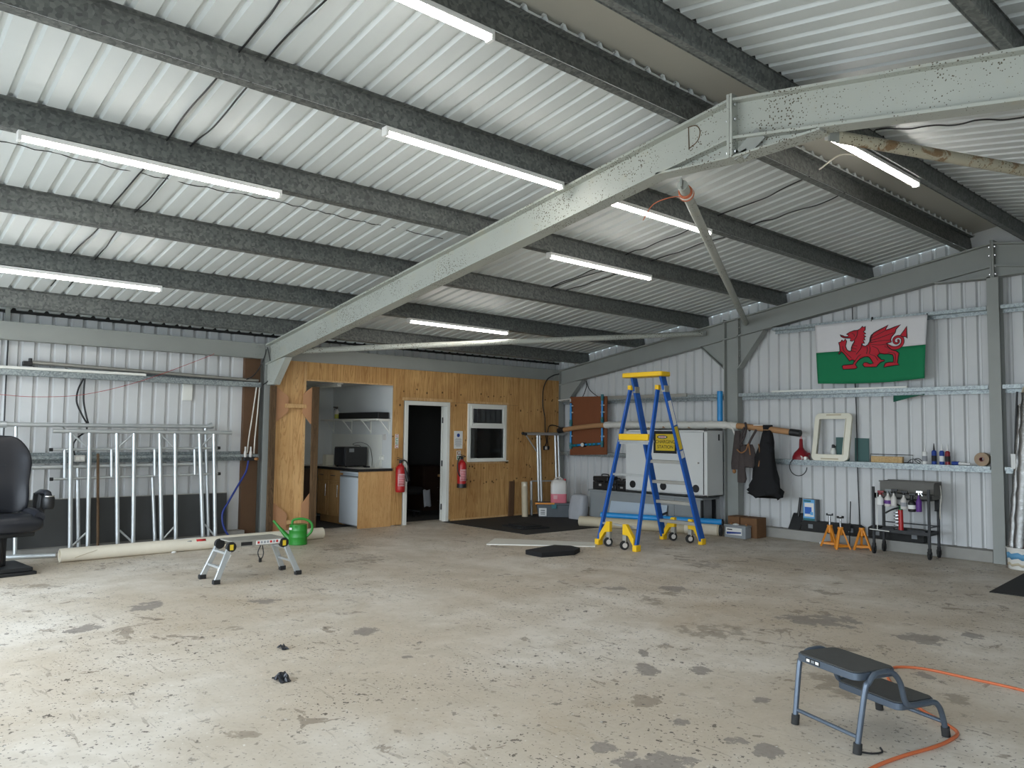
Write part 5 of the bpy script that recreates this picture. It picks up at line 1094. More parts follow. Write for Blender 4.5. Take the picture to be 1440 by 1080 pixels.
DLINES =  [[(6.1421,2.9196),(6.2406,2.9611),(6.358,3.0166)],[(6.1416,2.8864),(6.2722,2.9171),(6.464,2.9744)],[(6.1493,2.8608),(6.2875,2.8746),(6.419,2.8763)],[(6.1571,2.8353),(6.2704,2.8183),(6.3746,2.8267)],[(6.1648,2.8098),(6.2373,2.7713),(6.2685,2.7032)],[(6.1321,2.8122),(6.1395,2.7618),(6.1262,2.7046)],[(6.0991,2.8064),(6.0982,2.7481),(6.0851,2.7074)],[(6.0253,2.8538),(6.0076,2.7881),(5.9392,2.7088)],[(5.9698,3.0434),(5.9603,2.9768),(5.9257,2.9206)],[(5.8907,2.8473),(5.9579,2.8253)],[(5.8816,2.8057),(5.9488,2.7839)],[(5.8809,2.7635),(5.9398,2.7425)],[(6.1384,2.6954),(6.2031,2.6663),(6.2426,2.606)],[(6.3804,2.7118),(6.4667,2.6896),(6.4811,2.6238),(6.472,2.5514)],[(5.7536,2.8407),(5.7698,2.7713),(5.8373,2.6987),(5.8708,2.6627)],[(6.0062,2.7043),(5.9639,2.6736),(5.9122,2.6011)],[(6.1925,2.9984),(6.1586,2.9266),(6.1493,2.8608)],[(5.8848,3.0129),(5.9184,2.9973),(5.9221,2.9631)]]
def flag_y(x, z):
    v = (3.18-z)/.865; u = (x-5.335)/1.56; return fy(max(0,min(1,u)), max(0,min(1,v)))
def emblem(poly, off, nm, parent, m):
    from mathutils.geometry import delaunay_2d_cdt
    V2, _, F2 = delaunay_2d_cdt([Vector(p) for p in poly], [], [list(range(len(poly)))], 1, 1e-5)[:3]
    bm = bmesh.new(); vs = [bm.verts.new((p.x, 0, p.y)) for p in V2]
    for f in F2: bm.faces.new([vs[i] for i in f])
    for _ in range(2): bmesh.ops.subdivide_edges(bm, edges=bm.edges[:], cuts=1, use_grid_fill=True)
    for v in bm.verts: v.co.y = flag_y(v.co.x, v.co.z)-off
    b = MB(); b.bm.free(); b.bm = bm; return b.build(nm, m, parent, solid=.001, sharp=80)
def strip(L, w0, w1):
    L = [Vector((x,0,z)) for x, z in L]; L = smooth_path(L, 4); A = []; B = []
    for i, p in enumerate(L):
        d = (L[min(i+1,len(L)-1)]-L[max(i-1,0)]).normalized(); n = Vector((-d.z,0,d.x)); w = w0+(w1-w0)*i/(len(L)-1); A.append(p+n*w/2); B.append(p-n*w/2)
    return A, B
fl = t
dg = emblem(DRAGON, .006, 'red_dragon', fl, M['flag_red'])
A, B = strip(DTAIL, .05, .018); b = MB(); b.grid([[ (p.x, flag_y(p.x,p.z)-.008, p.z) for p in A], [(p.x, flag_y(p.x,p.z)-.008, p.z) for p in B]]); b.build('dragon_tail', M['flag_red'], dg, solid=.001)
emblem(DTIP, .008, 'dragon_tail_tip', dg, M['flag_red'])
b = MB()
def outl(L, closed, r=.0058, off=.0085):
    b.tube([(x, flag_y(x,z)-off, z) for x, z in L], r, 4, closed)
outl(DRAGON, True); outl(DTIP, True)
for side in (A, B): outl([(p.x,p.z) for p in side], False, .0036, .0095)
for L in DLINES: outl([(p.x,p.z) for p in smooth_path([Vector((x,0,z)) for x,z in L],4)], False, .0048)
b.build('dragon_outline', M['ink_black'], dg)
b = MB(); b.cyl((6.16,-.005,3.22),(6.16,-.03,3.16),.012); b.cyl((6.88,.0,3.19),(6.88,-.03,3.17),.01); b.build('peg', M['iron'], fl)

# ------------------------------------------------------------------ floor of the gable wall: shovel, tin, chocks, stands, trolley
t = thing('hand_shovel', 'black short-handled shovel standing on the plinth against the flag wall', 'shovel', (4.92,.1,.146))
b = MB(); b.hexa([(4.81,.08,.147),(5.0,.08,.147),(5.0,.088,.147),(4.81,.088,.147),(4.855,.17,.385),(5.01,.17,.39),(5.01,.178,.39),(4.855,.178,.385)]); b.build('blade', M['iron'], t); b = MB(); b.cyl((4.945,.15,.34),(4.965,.185,.62),.022,12); b.build('handle', M['black'], t)
t = thing('blue_tin', 'blue and white printed carton standing on the black wheel ramp', 'carton', (5.16,.10,.30)); b = MB(); b.box(5.07,5.27,.06,.17,.30,.615); b.build('box_body', M['grey_plastic'], t, bevel=.003)
for nm, x0, x1, z0, z1, m in (('front_panel',5.072,5.245,.305,.612,'tin_blue'),('white_panel',5.09,5.235,.36,.56,'paper'),('blue_panel',5.095,5.20,.40,.50,'tin_deep'),('green_band',5.08,5.19,.575,.60,'teal'),('pale_corner',5.18,5.225,.385,.43,'tin_blue'),('dark_base',5.072,5.245,.305,.335,'teal')):
    b = MB(); k = {'front_panel':.058,'white_panel':.0565,'blue_panel':.055,'green_band':.0555,'pale_corner':.054,'dark_base':.0555}[nm]; b.box(x0,x1,k,.0605,z0,z1); b.build(nm, M[m], t)
def ramp_block(label, x0, x1, z0, z1):
    t = thing('wheel_ramp', label, 'wheel ramp', ((x0+x1)/2,.1,z0), 0, 'black wheel ramps on the plinth'); L = x1-x0
    b = MB(); b.prism([(x0,.06,z0),(x1,.06,z0),(x1,.06,z1-.03),(x1-.05,.06,z1),(x0+.05,.06,z1),(x0,.06,z1-.03)],(0,.12,0)); b.build('block', M['rubber'], t, bevel=.006)
    n = max(3,int(L/.28))
    for k in range(n):
        xc = x0+L*(k+.5)/n
        for s in (-.1,.1):
            for zz in (.3,.75): b = MB(); b.cyl((xc+s,.0585,z0+(z1-z0)*zz),(xc+s,.064,z0+(z1-z0)*zz),.016,12); b.build('hole', M['ink_black'], t)
        b = MB(); b.box(xc-.035,xc+.035,.0585,.064,z0+.045,z0+.105); b.build('slot', M['shade_grey'] if k % 2 == 0 else M['ink_black'], t)
ramp_block('long black rubber wheel ramp on the plinth under the blue carton',5.03,5.93,.146,.30); ramp_block('black rubber wheel ramp on the plinth behind the tool trolley',6.02,6.76,.146,.32)
def axle_stand(label, x, y, rot, post):
    t = thing('axle_stand', label, 'axle stand', (x,y,0), rot, 'orange axle stands on the floor')
    for k in range(3):
        a = 2*PI*k/3+PI/2; q = (.125*math.cos(a), .125*math.sin(a)); b = MB(); b.bar((q[0],q[1],.0),(.022*math.cos(a),.022*math.sin(a),.27),.032,.022,(0,0,1)); b.build('leg', M['orange'], t, local=True, bevel=.003)
        a2 = a+2*PI/3; b = MB(); b.bar((.105*math.cos(a),.105*math.sin(a),.045),(.105*math.cos(a2),.105*math.sin(a2),.045),.012,.03); b.build('tie', M['orange'], t, local=True)
    b = MB(); b.cyl((0,0,.19),(0,0,.30),.028,14); b.lathe([(.036,.27),(.04,.285),(.036,.30)],(0,0,0),14); b.build('collar', M['orange'], t, local=True)
    if post > .31:
        b = MB(); b.cyl((0,0,.28),(0,0,post-.03),.015,12); ps = b.build('post', M['chrome'], t, local=True); b = MB(); b.box(-.045,.045,-.02,.02,post-.03,post-.015); b.box(-.045,-.03,-.02,.02,post-.015,post); b.box(.03,.045,-.02,.02,post-.015,post); b.build('saddle', M['iron'], ps, local=True, bevel=.003)
axle_stand('orange axle stand with raised saddle, the one nearest the black wheel ramp end and shovel',5.60,-.20,.2,.46); axle_stand('orange axle stand with bright post, middle of the three',5.82,-.34,1.05,.45); axle_stand('orange axle stand with lowered post, next to the tool trolley',6.04,-.17,.5,.30)
t = thing('pry_bar', 'thin dark metal bar standing behind the middle orange stand', 'bar', (5.80,-.05,.0)); b = MB(); b.cyl((5.83,-.1,.0),(5.745,.14,.62),.008,8); b.build('shaft', M['iron'], t); b = MB(); b.cyl((5.80,-.02,.22),(5.785,.02,.32),.018,10); b.build('grip', M['rubber'], t)
b = MB(); b.lathe([(.045,0),(.05,.02),(.03,.035)],(5.42,-.05,0),12); tag(b.build('plastic_disc', M['paper']), 'small white cap on the floor at the plinth by the orange stands', 'cap')
# tool trolley
t = thing('tool_trolley', 'black two-tier tool trolley on castors against the flag wall', 'trolley', (6.65,-.2,0))
X0, X1, YF, YB = 6.29, 6.985, -.37, -.06
for x in (X0, X1):
    for y in (YF, YB):
        b = MB(); b.box(x-.014,x+.014,y-.014,y+.014,.13,.885); lg = b.build('post', M['iron'], t)
        b = MB(); b.box(x-.018,x+.018,y-.02,y+.02,.07,.14); b.bar((x-.016,y,.10),(x-.016,y+.0,.04),.006,.03); b.bar((x+.016,y,.10),(x+.016,y,.04),.006,.03); b.cyl((x-.012,y,.045),(x+.012,y,.045),.045,16); b.build('caster', M['rubber'], lg)
b = MB(); b.box(X0,X1,YF,YB,.295,.305); b.box(X0,X1,YF-.006,YF,.295,.34); b.box(X0,X1,YB,YB+.006,.295,.34); b.box(X0,X0+.006,YF,YB,.295,.34); b.box(X1-.006,X1,YF,YB,.295,.34); b.build('lower_tray', M['iron'], t)
b = MB(); b.box(X0,X1,YF,YB,.735,.745); b.box(X0,X1,YB,YB+.006,.735,.80); b.box(X0,X0+.006,YF,YB,.735,.80); b.box(X1-.006,X1,YF,YB,.735,.80); b.build('upper_tray', M['iron'], t)
b = MB(); b.box(X0,X1,YB-.006,YB+.006,.395,.41); b.box(X1-.006,X1+.006,YF,YB,.395,.41); b.build('guard_rail', M['iron'], t)
b = MB(); b.bar((X1,-.1,.735),(X1+.0,-.1,.60),.02,.05); b.box(X1-.012,X1+.012,-.16,-.04,.60,.615); b.build('side_hook', M['iron'], t)
# grey crate on its top
t = thing('open_crate', 'dull grey slotted crate on top of the tool trolley', 'crate', (6.68,-.18,.746)); b = MB(); x0,x1,y0,y1 = 6.34,7.02,-.28,-.02
b.box(x0,x1,y0,y1,.80,.808); b.box(x0,x1,y0,y0+.008,.82,.955); b.box(x0,x1,y1-.008,y1,.80,.975); b.box(x0,x0+.008,y0,y1,.80,.965); b.box(x1-.008,x1,y0,y1,.80,.965); b.box(x0+.02,x1-.02,y0+.01,y1-.01,.747,.80); b.build('crate_body', M['crate'], t, bevel=.003)
b = MB(); b.box(x0-.01,x1+.01,y0-.012,y0+.012,.953,.967); b.build('rim', M['crate'], t)
def hanging(label, x, z, r, h, body, head, band=None):
    t = thing('hanging_bottle', label, 'bottle', (x,-.405,z), 0, 'bottles hung on the trolley front'); c = (x,-.42,z)
    b = MB(); b.lathe([(r*.9,0),(r,.01),(r,h*.62),(r*.75,h*.72),(r*.34,h*.86),(r*.34,h)],c,16); b.build('body', M[body], t)
    b = MB(); b.lathe([(r*.42,h),(r*.42,h+.03)],c,12); b.box(x-.03,x+.05,-.432,-.408,z+h+.03,z+h+.055); b.bar((x+.02,-.42,z+h+.03),(x+.045,-.42,z+h-.01),.01,.01); b.build('spray_head', M[head], t, bevel=.002)
    if band: b = MB(); b.pipe((x,-.42,z+h*.2),(x,-.42,z+h*.48),r*1.02,r*.98,16); b.build('label_band', M[band], t)
    b = MB(); b.bar((x,-.405,z+h*.95),(x,-.37,z+h*.98),.008,.008); b.build('hook', M['iron'], t)
hanging('white tub with dark red cap hung first on the trolley front',6.40,.655,.045,.13,'paper','dark_red'); hanging('white spray bottle with purple label hung second on the trolley front',6.50,.64,.042,.17,'clear','shade_grey','purple'); hanging('white spray bottle with grey head hung third on the trolley front',6.575,.65,.036,.165,'clear','black')
hanging('clouded spray bottle with blue mark hung fourth on the trolley front',6.70,.62,.04,.18,'clear','black','ink_grey'); hanging('bottle with black head and white label hung fifth on the trolley front',6.80,.595,.046,.18,'black','black','paper'); hanging('purple aerosol with bright top hung last on the trolley front',6.885,.60,.034,.21,'purple','chrome')
t = thing('red_grease_gun', 'red tube of a caulking gun standing on the trolley lower tray', 'caulking gun', (6.63,-.3,.31)); b = MB(); b.cyl((6.63,-.34,.312),(6.625,-.34,.60),.03,16); b.build('tube', M['red'], t); b = MB(); b.cyl((6.625,-.34,.60),(6.625,-.34,.66),.026,12); b.build('green_collar', M['ink_green'], t)
for p in ([(6.625,-.36,.655),(6.52,-.40,.70),(6.44,-.41,.69)],[(6.625,-.36,.63),(6.54,-.40,.60),(6.46,-.41,.55)]): b = MB(); b.tube(smooth_path(p,5),.011,8); b.build('lever', M['iron'], t)
b = MB(); b.pipe((6.56,-.28,.31),(6.56,-.28,.32),.05,.01); b.tube([(6.56+.045*math.cos(a*.9),-.28+.045*math.sin(a*.9),.32+.006*a) for a in range(42)],.004,5); tag(b.build('metal_spring', M['chrome']), 'bright coil spring standing on the trolley lower tray', 'spring')
for i, (x0, x1, y0, y1, h, m, l) in enumerate(((6.36,6.52,-.3,-.2,.045,'iron','dark tool box lid on the lower tray of the trolley, by the coil spring'),(6.70,6.92,-.33,-.2,.05,'iron','flat dark toolbox on the lower tray beside the red tube'),(6.66,6.86,-.17,-.10,.04,'card','brown flat carton at the back of the lower tray'))):
    box_thing(('tool_tin','tool_tin','flat_carton')[i], l, 'box', x0,x1,y0,y1,.3055,.3055+h,m)
cable('white_flex', 'white flex hanging from the trolley crate down its end post', [(7.03,-.1,.93),(7.045,-.12,.8),(7.04,-.14,.68),(7.02,-.1,.56),(7.015,-.08,.50)], .007, 'white_cable')
b = MB(); b.cyl((6.26,-.43,.325),(6.50,-.40,.312),.006,8); b.cyl((6.355,-.415,.32),(6.35,-.40,.84),.005,8); tag(b.build('white_rod', M['white_paint']), 'thin white rods clipped to the trolley front at its end', 'rod')

# beyond the ridge post: wrapped rolls, paint tub, mat
def foil(label, p0, p1, r, m):
    t = thing('foil_roll', label, 'roll', p0, 0, 'wrapped rolls beyond the ridge post'); p0 = Vector(p0); p1 = Vector(p1); n = 22; Q = [p0+(p1-p0)*i/n for i in range(n+1)]
    rnd = random.Random(int(r*9999)+len(label)); b = MB(); b.tube(Q, r, 14, rs=[r*(1+.10*math.sin(i*2.3)+.06*rnd.random()) for i in range(n+1)]); b.build('foil_wrap', M[m], t, sharp=60)
    b = MB(); d = (p1-p0).normalized(); b.cyl(p1-d*.01, p1+d*.012, r*.7, 14); b.build('core', M['card'], t)
foil('narrow silver wrapped roll standing in the paint tub, closest to the ridge post',(7.84,-.20,.03),(7.95,.0,1.95),.05,'foil'); foil('wide silver wrapped roll standing in the paint tub, second from the ridge post',(7.93,-.24,.03),(8.02,-.02,2.1),.07,'foil')
foil('dark red wrapped roll standing in the paint tub, furthest from the ridge post',(8.06,-.24,.03),(8.12,-.05,1.5),.06,'dark_red')
t = thing('black_pole', 'thin black pole with a white tag hanging from the rail beyond the ridge post', 'pole', (7.88,-.02,.9)); b = MB(); b.cyl((7.90,-.015,2.12),(7.86,-.10,.9),.012,10); b.build('shaft', M['cable'], t); b = MB(); b.box(7.845,7.895,-.125,-.115,1.18,1.36); b.build('white_tag', M['paper'], t)
cable('cream_rope', 'cream rope loop hanging over the rail end beyond the ridge post', [(8.0,-.03,1.78),(7.96,-.03,2.0),(7.97,-.03,2.15),(8.03,-.02,2.22),(8.07,-.02,2.3)], .012, 'beige_roll', 'rope')
t = thing('paint_tub', 'white tub splashed blue and cream at the foot of the ridge post', 'tub', (7.97,-.23,0)); b = MB(); b.lathe([(.135,0),(.15,.01),(.165,.24),(.172,.245),(.172,.26),(.155,.26),(.14,.02)],(7.97,-.23,0),26); b.build('tub_wall', M['film'], t)
for z0, z1, m in ((.13,.20,'pipe_blue'),(.05,.08,'beige_roll')):
    g = []
    for k in range(13): a = math.radians(170+14*k); q = .152+.06*z0; g.append([(7.97+(.152+.062*z)*math.cos(a), -.23+(.152+.062*z)*math.sin(a), z+.012*math.sin(k*2.1)) for z in (z0, z1)])
    b = MB(); b.grid(g); b.build('paint_splash', M[m], t, solid=.001)
b = MB(); b.hexa([(8.17,-2.09,0),(9.3,-2.0,0),(9.3,-.5,0),(8.06,-.5,0),(8.17,-2.09,.008),(9.3,-2.0,.008),(9.3,-.5,.008),(8.06,-.5,.008)]); tag(b.build('floor_mat', M['rubber']), 'dark rubber mat on the floor beyond the ridge post', 'mat')

# ------------------------------------------------------------------ mats and boards on the floor by the corner
b = MB(); b.hexa([(.04,-2.83,0),(2.12,-2.81,0),(2.18,-.5,0),(.04,-.5,0),(.04,-2.83,.01),(2.12,-2.81,.01),(2.18,-.5,.01),(.04,-.5,.01)]); tag(b.build('floor_mat', M['rubber']), 'large dark rubber mat on the floor at the plywood corner', 'mat')
def small_mat(label, pts, z0, z1):
    b = MB(); b.prism([(x,y,z0) for x,y in pts],(0,0,z1-z0)); tag(b.build('rubber_mat', M['foam'], bevel=.006), label, 'mat', 'small black mats on the large mat')
small_mat('black ribbed mat offcut on the large dark mat, the lower of the pair',[(1.10,-2.42),(1.70,-2.50),(1.80,-2.0),(1.12,-1.95)],.0105,.03); small_mat('black mat offcut lying on top of the other on the large dark mat',[(1.18,-2.36),(1.62,-2.40),(1.66,-2.05),(1.22,-2.0)],.0305,.05)
b = MB(); b.hexa([(2.56,-3.98,0),(3.62,-2.93,0),(3.40,-2.62,0),(2.20,-3.52,0),(2.56,-3.98,.012),(3.62,-2.93,.012),(3.40,-2.62,.012),(2.20,-3.52,.012)]); tag(b.build('white_sheet', M['white_paint']), 'long white board lying flat on the floor between mat and ladder', 'board')
b = MB(); b.prism([(3.52,-4.14,.0),(3.83,-4.15,.0),(3.95,-3.68,.0),(3.82,-3.44,.0),(3.62,-3.40,.0),(3.42,-3.52,.0)],(0,0,.06)); tag(b.build('foam_pad', M['foam'], bevel=.008), 'thick black foam pad on the floor before the white board', 'pad')
for i, (x, y, lab) in enumerate(((6.27,-8.75,'crumpled dark blue plastic scrap on the bare floor, the bigger of two'),(5.62,-8.43,'small crumpled dark plastic scrap on the floor, further off'))):
    k = (1.0,.7)[i]; b = MB(); rnd = random.Random(i+3)
    g = [[(x+(u/6-.5)*.11*k*(1+.3*rnd.random()), y+(v/5-.5)*.07*k, .004+.05*k*rnd.random()*math.sin(PI*u/6)) for v in range(6)] for u in range(7)]; b.grid(g); tag(b.build('plastic_scrap', M['leather'], solid=.004, sharp=20), lab, 'scrap', 'plastic scraps on the floor')

# ------------------------------------------------------------------ platform ladder
t = thing('platform_ladder', 'blue and yellow platform ladder on castors before the white cabinet', 'ladder', (3.95,-2.14,0))
top = 2.385
fr = {'C': ((3.70,-1.52,.06),(3.66,-2.17,top)), 'D': ((4.385,-1.535,.06),(4.17,-2.17,top))}
re_ = {'A': ((3.50,-2.72,.06),(3.625,-2.19,2.20)), 'B': ((4.235,-2.80,.06),(4.10,-2.17,2.19))}
def lerp(a, b_, k): return tuple(a[i]+(b_[i]-a[i])*k for i in range(3))
rails = {}
for k, (p0, p1) in {**fr, **re_}.items():
    b = MB(); b.bar(p0, p1, .036 if k in 'CD' else .034, .11 if k in 'CD' else .06, (0,1,0)); rails[k] = b.build('side_rail', M['blue_frp'], t, bevel=.004)
def at_z(seg, z): return lerp(seg[0], seg[1], (z-seg[0][2])/(seg[1][2]-seg[0][2]))
for z in (.285,.57,.86,1.155):
    c, d_ = at_z(fr['C'], z), at_z(fr['D'], z); b = MB(); b.bar((c[0]+.01,c[1],c[2]),(d_[0]-.01,d_[1],d_[2]),.085,.045); b.build('step', M['alu_dull'], t, bevel=.003)
for z in (.30,.98):
    a, c = at_z(re_['A'], z), at_z(re_['B'], z); b = MB(); b.bar(a,c,.03,.03); b.build('cross_brace', M['alu'], t, bevel=.003)
a, c = at_z(re_['A'],1.42), at_z(re_['B'],1.42); b = MB(); b.bar(a,c,.03,.03); b.build('cross_brace', M['alu'], t)
PA, PB, PC, PD = at_z(re_['A'],1.5), at_z(re_['B'],1.5), at_z(fr['C'],1.5), at_z(fr['D'],1.5)
b = MB(); b.hexa([(PA[0],PA[1]-.05,1.435),(PB[0],PB[1]-.05,1.435),(PB[0],PB[1]+.07,1.435),(PA[0],PA[1]+.07,1.435),(PA[0],PA[1]-.05,1.46),(PB[0],PB[1]-.05,1.46),(PB[0],PB[1]+.07,1.46),(PA[0],PA[1]+.07,1.46)]); b.build('platform', M['alu'], t, bevel=.004)
b = MB(); b.hexa([(PA[0]+.015,PA[1]-.065,1.46),(PB[0]-.01,PB[1]-.065,1.46),(PB[0]-.01,PB[1]+.02,1.46),(PA[0]+.015,PA[1]+.02,1.46),(PA[0]+.015,PA[1]-.065,1.55),(PB[0]-.01,PB[1]-.065,1.55),(PB[0]-.01,PB[1]+.02,1.55),(PA[0]+.015,PA[1]+.02,1.55)]); b.build('platform_lip', M['yellow'], t, bevel=.012)
b = MB(); P = rrp(3.56,4.27,-2.33,-2.08,.05); b.prism([(x,y,2.355) for x,y in P],(0,0,.065)); b.build('tool_tray', M['yellow'], t, bevel=.01)
b = MB(); b.box(3.62,4.21,-2.29,-2.12,2.415,2.424); b.build('tray_recess', M['sign_yellow'], t)
for k in 'AB':
    p = re_[k][1]; b = MB(); b.box(p[0]-.03,p[0]+.03,p[1]-.035,p[1]+.03,p[2]-.02,p[2]+.05); b.build('hinge_cap', M['yellow'], t, bevel=.008)
for k in 'CD':
    q = at_z(fr[k],2.19); b = MB(); b.box(q[0]-.03,q[0]+.03,q[1]-.05,q[1]+.05,q[2]-.05,q[2]+.04); b.build('hinge_plate', M['alu_dull'], t, bevel=.004)
q0, q1 = at_z(fr['D'],1.88), at_z(fr['D'],1.42)
for nm, za, zb, m in (('white_sticker',2.02,1.68,'paper'),('yellow_sticker',1.66,1.34,'sign_yellow'),('small_sticker',1.32,1.22,'paper')):
    b = MB(); p0, p1 = at_z(fr['D'],za), at_z(fr['D'],zb); b.bar((p0[0]+.021,p0[1],p0[2]),(p1[0]+.021,p1[1],p1[2]),.003,.07,(0,1,0)); b.build(nm, M[m], rails['D'])
for k, sx, sy in (('A',1,-1),('B',-1,-1),('C',1,1),('D',-1,1)):
    p = ({**fr,**re_})[k][0]; d0 = lerp(p, ({**fr,**re_})[k][1], .06)
    b = MB(); b.box(p[0]-.035,p[0]+.035,p[1]-.05,p[1]+.05,.0,.085); ft = b.build('foot', M['yellow'], t, bevel=.008)
    cx = p[0]+sx*.19; b = MB(); b.prism([(p[0]+sx*.03,p[1]-.03,.16),(p[0]+sx*.16,p[1]-.03,.34),(cx+sx*.03,p[1]-.03,.34),(cx+sx*.03,p[1]-.03,.20),(p[0]+sx*.13,p[1]-.03,.19),(p[0]+sx*.03,p[1]-.03,.05)],(0,.06,0)); b.build('caster_arm', M['yellow'], ft, bevel=.006)
    b = MB(); b.box(cx-.03,cx+.03,p[1]-.028,p[1]+.028,.10,.20); b.build('caster_fork', M['alu_dull'], ft, bevel=.004)
    b = MB(); b.cyl((cx-.016,p[1]-.01,.062),(cx+.016,p[1]-.03,.062),.062,20); b.build('caster_wheel', M['rubber'], ft, bevel=.006); b = MB(); b.cyl((cx-.02,p[1]-.01,.062),(cx+.02,p[1]-.03,.062),.034,16); b.build('wheel_hub', M['clear'], ft)
b = MB(); b.bar((3.70,-1.55,.36),(3.80,-1.56,.40),.02,.03); b.build('lock_lever', M['black'], t)

# ------------------------------------------------------------------ work platform
t = thing('work_platform', 'folding aluminium work platform standing in front of the cream roll', 'work platform', (2.85,-7.46,0))
x0, x1, y0, y1 = 2.70, 3.00, -7.75, -7.18; zt = .405
b = MB(); b.box(x0,x1,y0,y1,zt-.012,zt); 
for k in range(6): xx = x0+.03+k*.048; b.box(xx-.006,xx+.006,y0,y1,zt,zt+.004)
b.build('deck', M['alu_dull'], t)
for x in (x0,x1):
    b = MB(); b.box(x-.012,x+.012,y0,y1,zt-.065,zt+.002); sr = b.build('side_rail', M['alu_dull'], t, bevel=.003)
    if x == x1:
        b = MB(); b.box(x+.012,x+.0135,y0+.10,y0+.22,zt-.052,zt-.016); b.build('black_label', M['ink_black'], sr); b = MB(); b.box(x+.012,x+.0135,y0+.26,y1-.04,zt-.054,zt-.012); lb = b.build('white_label', M['paper'], sr)
        for k in range(7): b = MB(); b.box(x+.0135,x+.0145,y0+.275+.034*k,y0+.299+.034*k,zt-.044,zt-.02); b.build('label_block', M['ink_red' if k in (0,4,6) else 'ink_grey'], lb)
for y, s in ((y0,-1),(y1,1)):
    for x, xo in ((x0,-.035),(x1,.04)):
        b = MB(); b.cyl((x-.02,y,zt-.055),(x+.02,y,zt-.055),.052,16); hg = b.build('hinge', M['black'], t, bevel=.004)
        if x == x1: b = MB(); b.box(x+.02,x+.023,y-.018,y+.018,zt-.085,zt-.03); b.build('yellow_sticker', M['sign_yellow'], hg)
        pb = (x+xo, y+s*.155, .025); b = MB(); b.bar((x,y+s*.012,zt-.06),pb,.03,.055,(0,1,0)); lg = b.build('leg', M['alu'], t, bevel=.004)
        b = MB(); b.box(pb[0]-.025,pb[0]+.025,pb[1]-.035,pb[1]+.035,0,.045); b.build('rubber_foot', M['rubber'], lg, bevel=.006)
        if x == x1 and s < 0: b = MB(); b.bar((x+.008,y-.02,zt-.12),(x+.03,y-.12,.12),.018,.05,(0,1,0)); b.build('printed_label', M['paper'], lg)
    b = MB(); b.bar((x0-.01,y+s*.045,.29),(x1+.012,y+s*.045,.29),.03,.022); b.build('rung', M['alu'], t)
    b = MB(); b.bar((x0-.022,y+s*.10,.15),(x1+.025,y+s*.10,.15),.03,.022); b.build('rung', M['alu'], t)
b = MB(); b.tube(smooth_path([(x1+.014,-7.44,zt-.065),(x1+.02,-7.47,.27),(x1+.02,-7.44,.20),(x1+.02,-7.41,.25),(x1+.014,-7.42,zt-.065)],5),.006,6); b.build('strap', M['cable'], t); b = MB(); b.box(x1+.01,x1+.03,-7.455,-7.43,.17,.215); b.build('strap_clip', M['black'], t)

# watering can
t = thing('watering_can', 'green plastic watering can on the floor beside the cream roll', 'watering can', (.99,-6.00,0), math.atan2(-.745,-.667))
b = MB(); b.lathe([(.118,0),(.125,.008),(.122,.09),(.126,.10),(.122,.11),(.119,.18),(.123,.19),(.119,.2),(.116,.262),(.122,.27)],(0,0,0),26,ex=.86); b.build('body', M['green'], t, local=True)
b = MB(); b.cyl((0,0,.262),(0,0,.272),.112,24); b.build('top_cover', M['green'], t, local=True)
b = MB(); b.tube([(.085,0,.055),(.16,0,.115),(.25,0,.215),(.325,0,.30)],.03,14,rs=[.048,.034,.021,.015]); b.build('spout', M['green'], t, local=True); b = MB(); b.cyl((.316,0,.29),(.34,0,.316),.017); b.build('spout_tip', M['green'], t, local=True)
b = MB(); b.tube(smooth_path([(.085,0,.265),(.07,0,.325),(-.02,0,.345),(-.12,0,.33),(-.185,0,.27),(-.18,0,.18),(-.12,0,.11)],6),.017,10); b.build('handle', M['green'], t, local=True)
b = MB(); b.box(.06,.095,.087,.098,.205,.235); b.build('price_sticker', M['paper'], t, local=True)

# ------------------------------------------------------------------ step stool
O = Vector((8.707,-6.976,0)); U = Vector((.9452,-.3267,0)).normalized(); V = Vector((U.y*-1, U.x, 0)); LU = .42; LV = .615
t = thing('step_stool', 'grey-blue two-step stool with black treads on the bare floor', 'step stool', tuple(O+U*.2+V*.3))
def S(u, v, z): return O+U*u+V*v+Vector((0,0,z))
ZT, ZL = .385, .205
for u in (0.0, LU):
    iu = -.012 if u == 0 else .012
    pts = [S(u,0,.02), S(u+iu,.045,.30), S(u+iu*1.3,.065,ZT-.05), S(u+iu*1.3,.10,ZT-.016), S(u+iu*1.3,.14,ZT-.008), S(u+iu*1.3,.20,ZT-.008), S(u+iu*1.3,.245,ZT-.03), S(u+iu,.285,ZL+.10), S(u+iu,.31,ZL+.02), S(u+iu,.35,ZL-.012), S(u+iu,.50,ZL-.014), S(u+iu,.545,ZL-.035), S(u+iu*.5,.58,.12), S(u,LV,.02)]
    b = MB(); b.tube(smooth_path(pts,5),.0145,12); sf = b.build('side_tube', M['grey_blue'], t)
    for v in (0, LV): b = MB(); b.cyl(S(u,v,0),S(u,v+(.006 if v == 0 else -.006),.05),.021,14); b.build('rubber_foot', M['rubber'], sf)
def slab(v0, v1, z0, z1, inset, m, nm, r=.035, ue=.0):
    P = rrp(-ue+inset, LU+ue-inset, v0+inset, v1-inset, r); b = MB(); b.prism([S(u,v,z0) for u, v in P],(0,0,z1-z0)); return b.build(nm, m, t, bevel=.003)
tr = slab(.0,.285,ZT-.042,ZT-.006,.0,M['grey_blue'],'top_step',.045,-.002); slab(.0,.285,ZT-.006,ZT,.006,M['mat_dark'],'top_tread',.042,-.002)
slab(.285,.555,ZL-.040,ZL-.006,.0,M['grey_blue'],'lower_step',.04,-.004); slab(.285,.555,ZL-.006,ZL,.006,M['mat_dark'],'lower_tread',.038,-.004)
for v, z in ((.012,.075),(.60,.075)): b = MB(); b.cyl(S(0,v,z),S(LU,v,z),.0105,10); b.build('cross_bar', M['grey_blue'], t)
